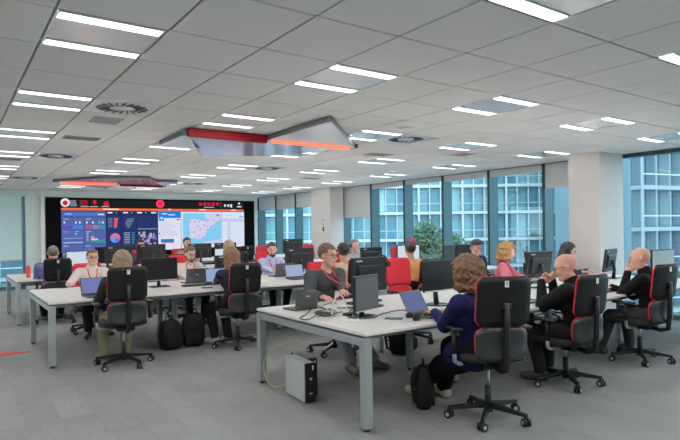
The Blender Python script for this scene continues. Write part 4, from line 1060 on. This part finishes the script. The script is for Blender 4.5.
    for q in (-1, 1):
        e = MB(); c = H3((q*.031, .078, .004)); e.cyl(c, .0001, .0001, 3)
        e = MB(); prof = [(.001, -.011), (.008, -.008), (.0105, -.002), (.0105, .002), (.007, .0085), (.0045, .0105), (.0005, .0115)]
        fy = Hm @ Vector((0, 1, 0)); u = Hm @ Vector((1, 0, 0)); w = Hm @ Vector((0, 0, 1)); v = []; f = []; n = 10
        for r_, z in prof:
            for k in range(n): a = 2*math.pi*k/n; v.append(c+(u*math.cos(a)+w*math.sin(a))*r_*hs_*1.05+fy*z*hs_)
        for i in range(len(prof)-1):
            for k in range(n): f.append((i*n+k, i*n+(k+1) % n, (i+1)*n+(k+1) % n, (i+1)*n+k))
        e.add(v, f, 0, True); e.m = [1 if (i//n) >= 3 else 0 for i in range(len(f))]; e.build('eye', [me_, mi_], body)
        e = MB(); e.tube([H3((q*.016, .091, .024)), H3((q*.032, .089, .029)), H3((q*.046, .079, .024))], [.003, .0042, .002], 6); e.build('eyebrow', mh if hairc[0] < .3 else mat('brow_light', (.2, .13, .08), .8), body)
    e = MB(); e.tube([H3((-.022, .083, -.060)), H3((-.008, .0925, -.057)), H3((.008, .0925, -.057)), H3((.022, .083, -.060))], [.002, .0052, .0052, .002], 6); e.build('lips', mat('lips', (.36, .13, .11), .5), body)
    # hair
    def hairfield(vx, fn, name='hair', m=None, noise=0):
        c0 = np.array(tuple(hc)); G = Field(c0-.30, c0+.22, vx); fn(G); P, Q, _ = G.mesh()
        if len(Q) == 0: return None
        n_ = vnormals(P, Q)
        if np.einsum('ij,ij->i', n_, P-c0).mean() < 0: Q = Q[:, ::-1].copy(); n_ = -n_
        if noise:
            ph = (.8*np.sin(P[:, 0]*260+np.sin(P[:, 1]*190)*2+P[:, 2]*40)+np.sin(P[:, 0]*120+np.sin(P[:, 2]*60)*2)+np.sin(P[:, 1]*112+np.sin(P[:, 2]*70)*2)+np.sin(P[:, 2]*80+P[:, 0]*40))*noise
            P = P+n_*ph[:, None]
        return np_mesh(name, P, Q, m or mh, body)
    E3 = lambda *q: tuple(v*hs_ for v in q)
    hv = .006
    def cutface(G, zz=.060, yy=.035, wide=.2):
        # clear the face and everything below the fringe in front
        X = G._sub(G.lo, G.lo+G.vox*G.n); sl, (A, B, C) = X
        Pm = np.stack([A-hc.x, B-hc.y, C-hc.z], -1) @ np.array([list(r_) for r_ in Hm]); Pm = Pm/hs_
        r_ = np.maximum(yy-Pm[..., 1], Pm[..., 2]-zz); r_ = np.maximum(r_, np.abs(Pm[..., 0])-wide)
        G.V[sl] = np.maximum(G.V[sl], -r_*hs_)
    def cutlow(G, z0, y_=None):
        sl, (A, B, C) = G._sub(G.lo, G.lo+G.vox*G.n); Pm = (np.stack([A-hc.x, B-hc.y, C-hc.z], -1) @ np.array([list(r_) for r_ in Hm]))/hs_
        zz = z0 if y_ is None else z0+np.clip((Pm[..., 1]+.06)*y_, 0, 1)
        G.V[sl] = np.maximum(G.V[sl], (zz-Pm[..., 2])*hs_)
    if hair == 'short':
        def fn(G):
            G.ell(H3((0, -.018, .036)), E3(.086, .104, .094), hm, 0); cutface(G, .070, .040); cutface(G, .03, -.005); cutlow(G, -.075, .3)
        hairfield(hv, fn, noise=.0015)
    elif hair == 'buzz':
        def fn(G):
            G.ell(H3((0, -.016, .034)), E3(.080, .099, .089), hm, 0); cutface(G, .072, .035); cutface(G, .02, -.005); cutlow(G, -.065, .3)
        hairfield(hv, fn)
    elif hair == 'cap':
        def fn(G):
            G.ell(H3((0, -.010, .040)), E3(.092, .108, .092), hm, 0); cutlow(G, .03)
        hairfield(hv, fn, 'cap')
        e = MB(); e.prism([(-.07, .07), (-.05, .15), (0, .165), (.05, .15), (.07, .07)], .0, .006); o = e.build('cap_peak', mh, body)
        o.matrix_local = Matrix.Translation(H3((0, 0, .032))) @ Hm.to_4x4()
    elif hair in ('bob', 'long', 'curly'):
        def fn(G):
            k = 1.12 if hair == 'curly' else 1.0
            G.ell(H3((0, -.02, .038)), E3(.092*k, .110*k, .098*k), hm, 0)
            low = {'bob': -.12, 'long': -.20, 'curly': -.105}[hair]; r_ = {'bob': .034, 'long': .036, 'curly': .058}[hair]
            for q in (-1, 1):
                G.cone(H3((q*.070*k, -.02, .02)), H3((q*.080*k, -.012, low*.9)), r_*hs_, r_*hs_*.85, .03); G.cone(H3((q*.05, -.07, .02)), H3((q*.05, -.085, low)), r_*1.2*hs_, r_*hs_, .03)
            G.cone(H3((0, -.085, .03)), H3((0, -.095, low)), .05*hs_*k, .042*hs_*k, .03)
            cutface(G, .066, .030); cutface(G, .058, .012, .066)
        hairfield(hv, fn, noise={'bob': .0015, 'long': .002, 'curly': .0032}[hair])
    if beard:
        mbd = mat('beard_%.3f' % beard[0], beard, .9, noise=.3, nscale=150)
        def fn(G):
            for q in (-1, 1):
                G.cone(H3((q*.060, .0, -.045)), H3((q*.046, .02, -.080)), .016*hs_, .019*hs_, .01); G.cone(H3((q*.046, .02, -.080)), H3((0, .074, -.104)), .023*hs_, .022*hs_, .015)
                G.cone(H3((q*.026, .080, -.062)), H3((q*.012, .078, -.092)), .010*hs_, .014*hs_, .01)
            G.cone(H3((-.026, .0835, -.046)), H3((.026, .0835, -.046)), .0075*hs_, .0075*hs_, .005)
        hairfield(.005, fn, 'beard', mbd)
    if glasses:
        e = MB()
        for q in (-1, 1):
            n = 14; ring = [H3((q*.033+.025*math.copysign(abs(math.cos(a))**.7, math.cos(a)), .104-.25*abs(.025*math.cos(a)+.0)*.6, .003+.018*math.copysign(abs(math.sin(a))**.7, math.sin(a)))) for a in [2*math.pi*k/n for k in range(n+1)]]
            e.tube(ring, .0026*hs_, 6); e.tube([H3((q*.058, .098, .008)), H3((q*.078, .06, .010)), H3((q*.083, -.005, .006))], .0024*hs_, 6)
        e.tube([H3((-.009, .104, .006)), H3((.009, .104, .006))], .0024*hs_, 6); e.build('glasses', m_black, body)
    if headset_:
        e = MB(); e.tube([H3((.092*math.cos(a), -.005, .115*math.sin(a)+.008)) for a in [R(180*k/14) for k in range(15)]], .006, 6)
        for q in (-1, 1): e.cyl(H3((q*.092, -.005, -.005)), .028, .022, 12, axis=Hm @ Vector((1, 0, 0)))
        e.tube([H3((-.095, .0, -.02)), H3((-.075, .07, -.06)), H3((-.03, .105, -.068))], .004, 6); e.build('headset', m_greyp if headset_ == 'grey' else m_black, body)
    if lanyard:
        ml = mat('lanyard_%.2f' % lanyard[0], lanyard, .7)
        def surf(px_, t_):
            c = nb+(chest-nb)*t_+sx*px_
            for k in range(60):
                pp = c+fwd*(.30-.006*k)
                if F_.at(pp) < .004: return pp+fwd*.012
            return c+fwd*.12
        low = surf(0, 1.3)
        for q in (-1, 1):
            e = MB(); path = [nb+sx*q*.062*s+up*.03-fwd*.02]+[surf(q*wd, t_) for wd, t_ in ((.068, .05), (.062, .35), (.045, .75), (.02, 1.1))]+[low]
            e.tube(path, .0075, 6); e.build('lanyard_strap', ml, body)
        e = MB(); rm = Matrix((sx, fwd, up)).transposed(); bc = surf(0, 1.3+.05/(.155*s)); bc = bc+fwd*(.012+max(0, (low-bc).dot(fwd))); e.box(bc, (.068, .006, .095), bev=.002, rot=rm); cd = e.build('badge', m_white, body)
        e = MB(); e.box(bc-up*.035+fwd*.0045, (.066, .002, .022), rot=rm); e.build('badge_stripe', ml, cd)
    body.location = org; body.rotation_euler = (0, 0, yr); return body

LR = (.62, .03, .04); BLK = (.006, .006, .007)
# near desk, backs to us
person('person in navy jacket and black trousers typing on a laptop at near desk', 3.46, 2.98, 10, 'jacket', (.008, .010, .050), BLK, (.42, .34, .26), lean=10, twist=6, head=(-10, -6), rh=(3.56, 3.40, .785), lh=(3.38, 3.41, .785), lf=(3.46, 3.70, .0), rf=(3.62, 3.55, 0),
       hair='curly', hairc=(.105, .048, .020), hipz=.515, vox=.0065, dress=True, skin='rosy', build=1.16, legk=1.4, armk=1.25)
person('person in black jumper and glasses, both hands folded at the mouth', 4.90, 3.00, 6, 'jumper', BLK, (.02, .02, .022), lean=10, twist=10, head=(20, -16), rh=(4.92, 3.33, .965), lh=(4.76, 3.34, .955), rfist=Vector((-.5, -.1, .6)), lfist=Vector((.6, -.1, .5)), collar=True,
       hair='none', skin='rosy', hipz=.495, glasses=True, vox=.0065, build=1.2, armk=1.3)
person('person in black jumper at far right leaning face on one hand', 6.40, 3.06, 4, 'jumper', BLK, (.055, .055, .06), lean=10, twist=8, head=(16, -8), lh=(6.29, 3.29, .965), rh=(6.34, 3.50, .785), lfist=Vector((.2, -.2, 1)), collar=True, hair='none', skin='rosy', hipz=.51, vox=.007, build=1.06, lf=(6.3, 3.62, 0), rf=(6.62, 3.45, 0))
# near desk, facing us
person('person in charcoal sweater, glasses and red lanyard facing the near desk', 3.57, 5.42, 190, 'sweater', (.045, .046, .050), (.23, .25, .26), (.10, .09, .08), lean=4, twist=2, head=(8, -4), rh=(3.20, 4.88, .80), lh=(3.48, 4.90, .80), lf=(3.76, 4.72, 0), rf=(3.46, 4.74, 0),
       hair='short', hairc=(.075, .04, .026), glasses=True, lanyard=LR, vox=.0065, belly=.04, skin='rosy', build=1.2, hipz=.56, s=1.0)
person('person in pink shirt and red lanyard sitting sideways at near desk', 6.60, 5.32, 212, 'shirt', (.62, .19, .24), (.03, .03, .04), lean=6, head=(18, -12), hair='curly', hairc=(.36, .19, .08), lanyard=LR, vox=.008, skin='pale', s=.93, bust=1, rh=(6.58, 4.92, .8), lh=(6.85, 4.95, .8))
person('person in dark jumper and glasses looking down beside the white column', 8.05, 5.38, 206, 'jumper', (.03, .035, .05), (.03, .03, .04), lean=16, head=(30, -22), hair='long', hairc=(.012, .009, .008), glasses=True, vox=.008, skin='pale', s=.92, rh=(8.0, 4.92, .8), lh=(8.25, 4.95, .8), headset_='grey')
# middle desk, backs to us
person('person in dark top and khaki trousers seen from behind at middle desk', 1.66, 6.66, 2, 'top', (.03, .03, .032), (.20, .19, .12), (.18, .15, .08), lean=4, hair='bob', hairc=(.22, .165, .105), vox=.009, s=.95, head=(0, -4))
person('person in dark blouse and white trainers seen from behind, right of backpacks', 3.12, 6.80, 4, 'blouse', (.02, .02, .035), (.015, .015, .018), (.55, .53, .50), lean=12, hair='long', hairc=(.16, .085, .045), vox=.009, head=(0, -12), lf=(2.93, 7.10, 0), rf=(3.08, 7.02, 0), lh=(3.08, 7.38, .79), rh=(3.30, 7.42, .79), s=.95)
person('person in cream jumper seen from behind', 4.86, 6.72, -8, 'jumper', (.66, .58, .44), BLK, lean=10, hair='short', hairc=(.012, .011, .010), vox=.010, skin='tan', head=(-14, 0), s=.97)
person('person in mustard jumper seen from behind', 6.22, 6.72, -4, 'jumper', (.58, .33, .12), BLK, lean=10, hair='short', hairc=(.018, .014, .012), vox=.010, skin='tan', head=(-18, -4), s=.95)
person('person in dark cap and navy top facing left by the windows', 8.0, 6.84, 60, 'top', (.022, .025, .075), BLK, lean=8, hair='cap', hairc=(.014, .014, .016), vox=.010, skin='rosy', head=(0, -4), s=.95)
# middle desk, facing us
person('person in white shirt, glasses and red lanyard facing us at left', 1.78, 9.08, 180, 'shirt', (.66, .58, .56), (.03, .03, .035), lean=10, head=(4, -2), hair='buzz', hairc=(.10, .055, .035), glasses=True, lanyard=LR, vox=.009, skin='rosy', rh=(1.42, 8.62, .79), lh=(1.85, 8.55, .79), collar=True, s=.92)
person('person in white sweater with glasses and red lanyard looking down at laptop', 3.28, 9.10, 182, 'sweater', (.68, .60, .56), (.03, .03, .04), lean=10, head=(4, -12), hair='short', hairc=(.07, .05, .04), glasses=True, beard=(.06, .045, .04), lanyard=LR, vox=.009, skin='rosy', rh=(3.08, 8.50, .79), lh=(3.36, 8.50, .79), s=.92)
person('person in pale blue shirt with red lanyard looking down', 4.84, 9.10, 176, 'shirt', (.52, .56, .82), (.03, .03, .04), lean=6, head=(-14, -10), hair='short', hairc=(.03, .022, .018), beard=(.03, .022, .018), lanyard=LR, vox=.009, skin='light', rh=(4.62, 8.52, .79), lh=(4.96, 8.54, .79), collar=True, s=.95)
person('person wearing a headset, half hidden behind the cream jumper person', 6.75, 9.12, 176, 'top', (.30, .30, .33), BLK, lean=4, hair='short', hairc=(.16, .15, .15), vox=.012, headset_=True, s=.96)
person('person in dark red cap far behind the mustard jumper person', 8.30, 9.12, 170, 'top', (.10, .10, .12), BLK, lean=4, hair='cap', hairc=(.22, .03, .05), vox=.012, s=.95)
# far desk
person('person in blue shirt seen from behind at far left desk with bottle', 1.48, 10.52, -4, 'shirt', (.10, .12, .26), BLK, lean=6, hair='buzz', hairc=(.12, .10, .09), vox=.011, skin='rosy', build=1.15, head=(-6, 0), s=.96)
person('person in tan top seen from behind at the far desk', 4.64, 10.40, -2, 'top', (.20, .17, .13), BLK, lean=6, hair='bob', hairc=(.33, .23, .12), vox=.012, s=.98)
person('person in black top peering over monitors under the dashboards', 3.52, 12.75, 180, 'top', (.05, .05, .06), BLK, lean=4, hair='short', hairc=(.014, .012, .011), vox=.012, skin='light', s=1.0, hipz=.56)
person('person in pink shirt far behind, below the message display', 4.58, 12.75, 178, 'shirt', (.40, .22, .23), BLK, lean=5, hair='short', hairc=(.014, .012, .011), beard=(.02, .016, .014), vox=.012, skin='light', s=.98, hipz=.60)
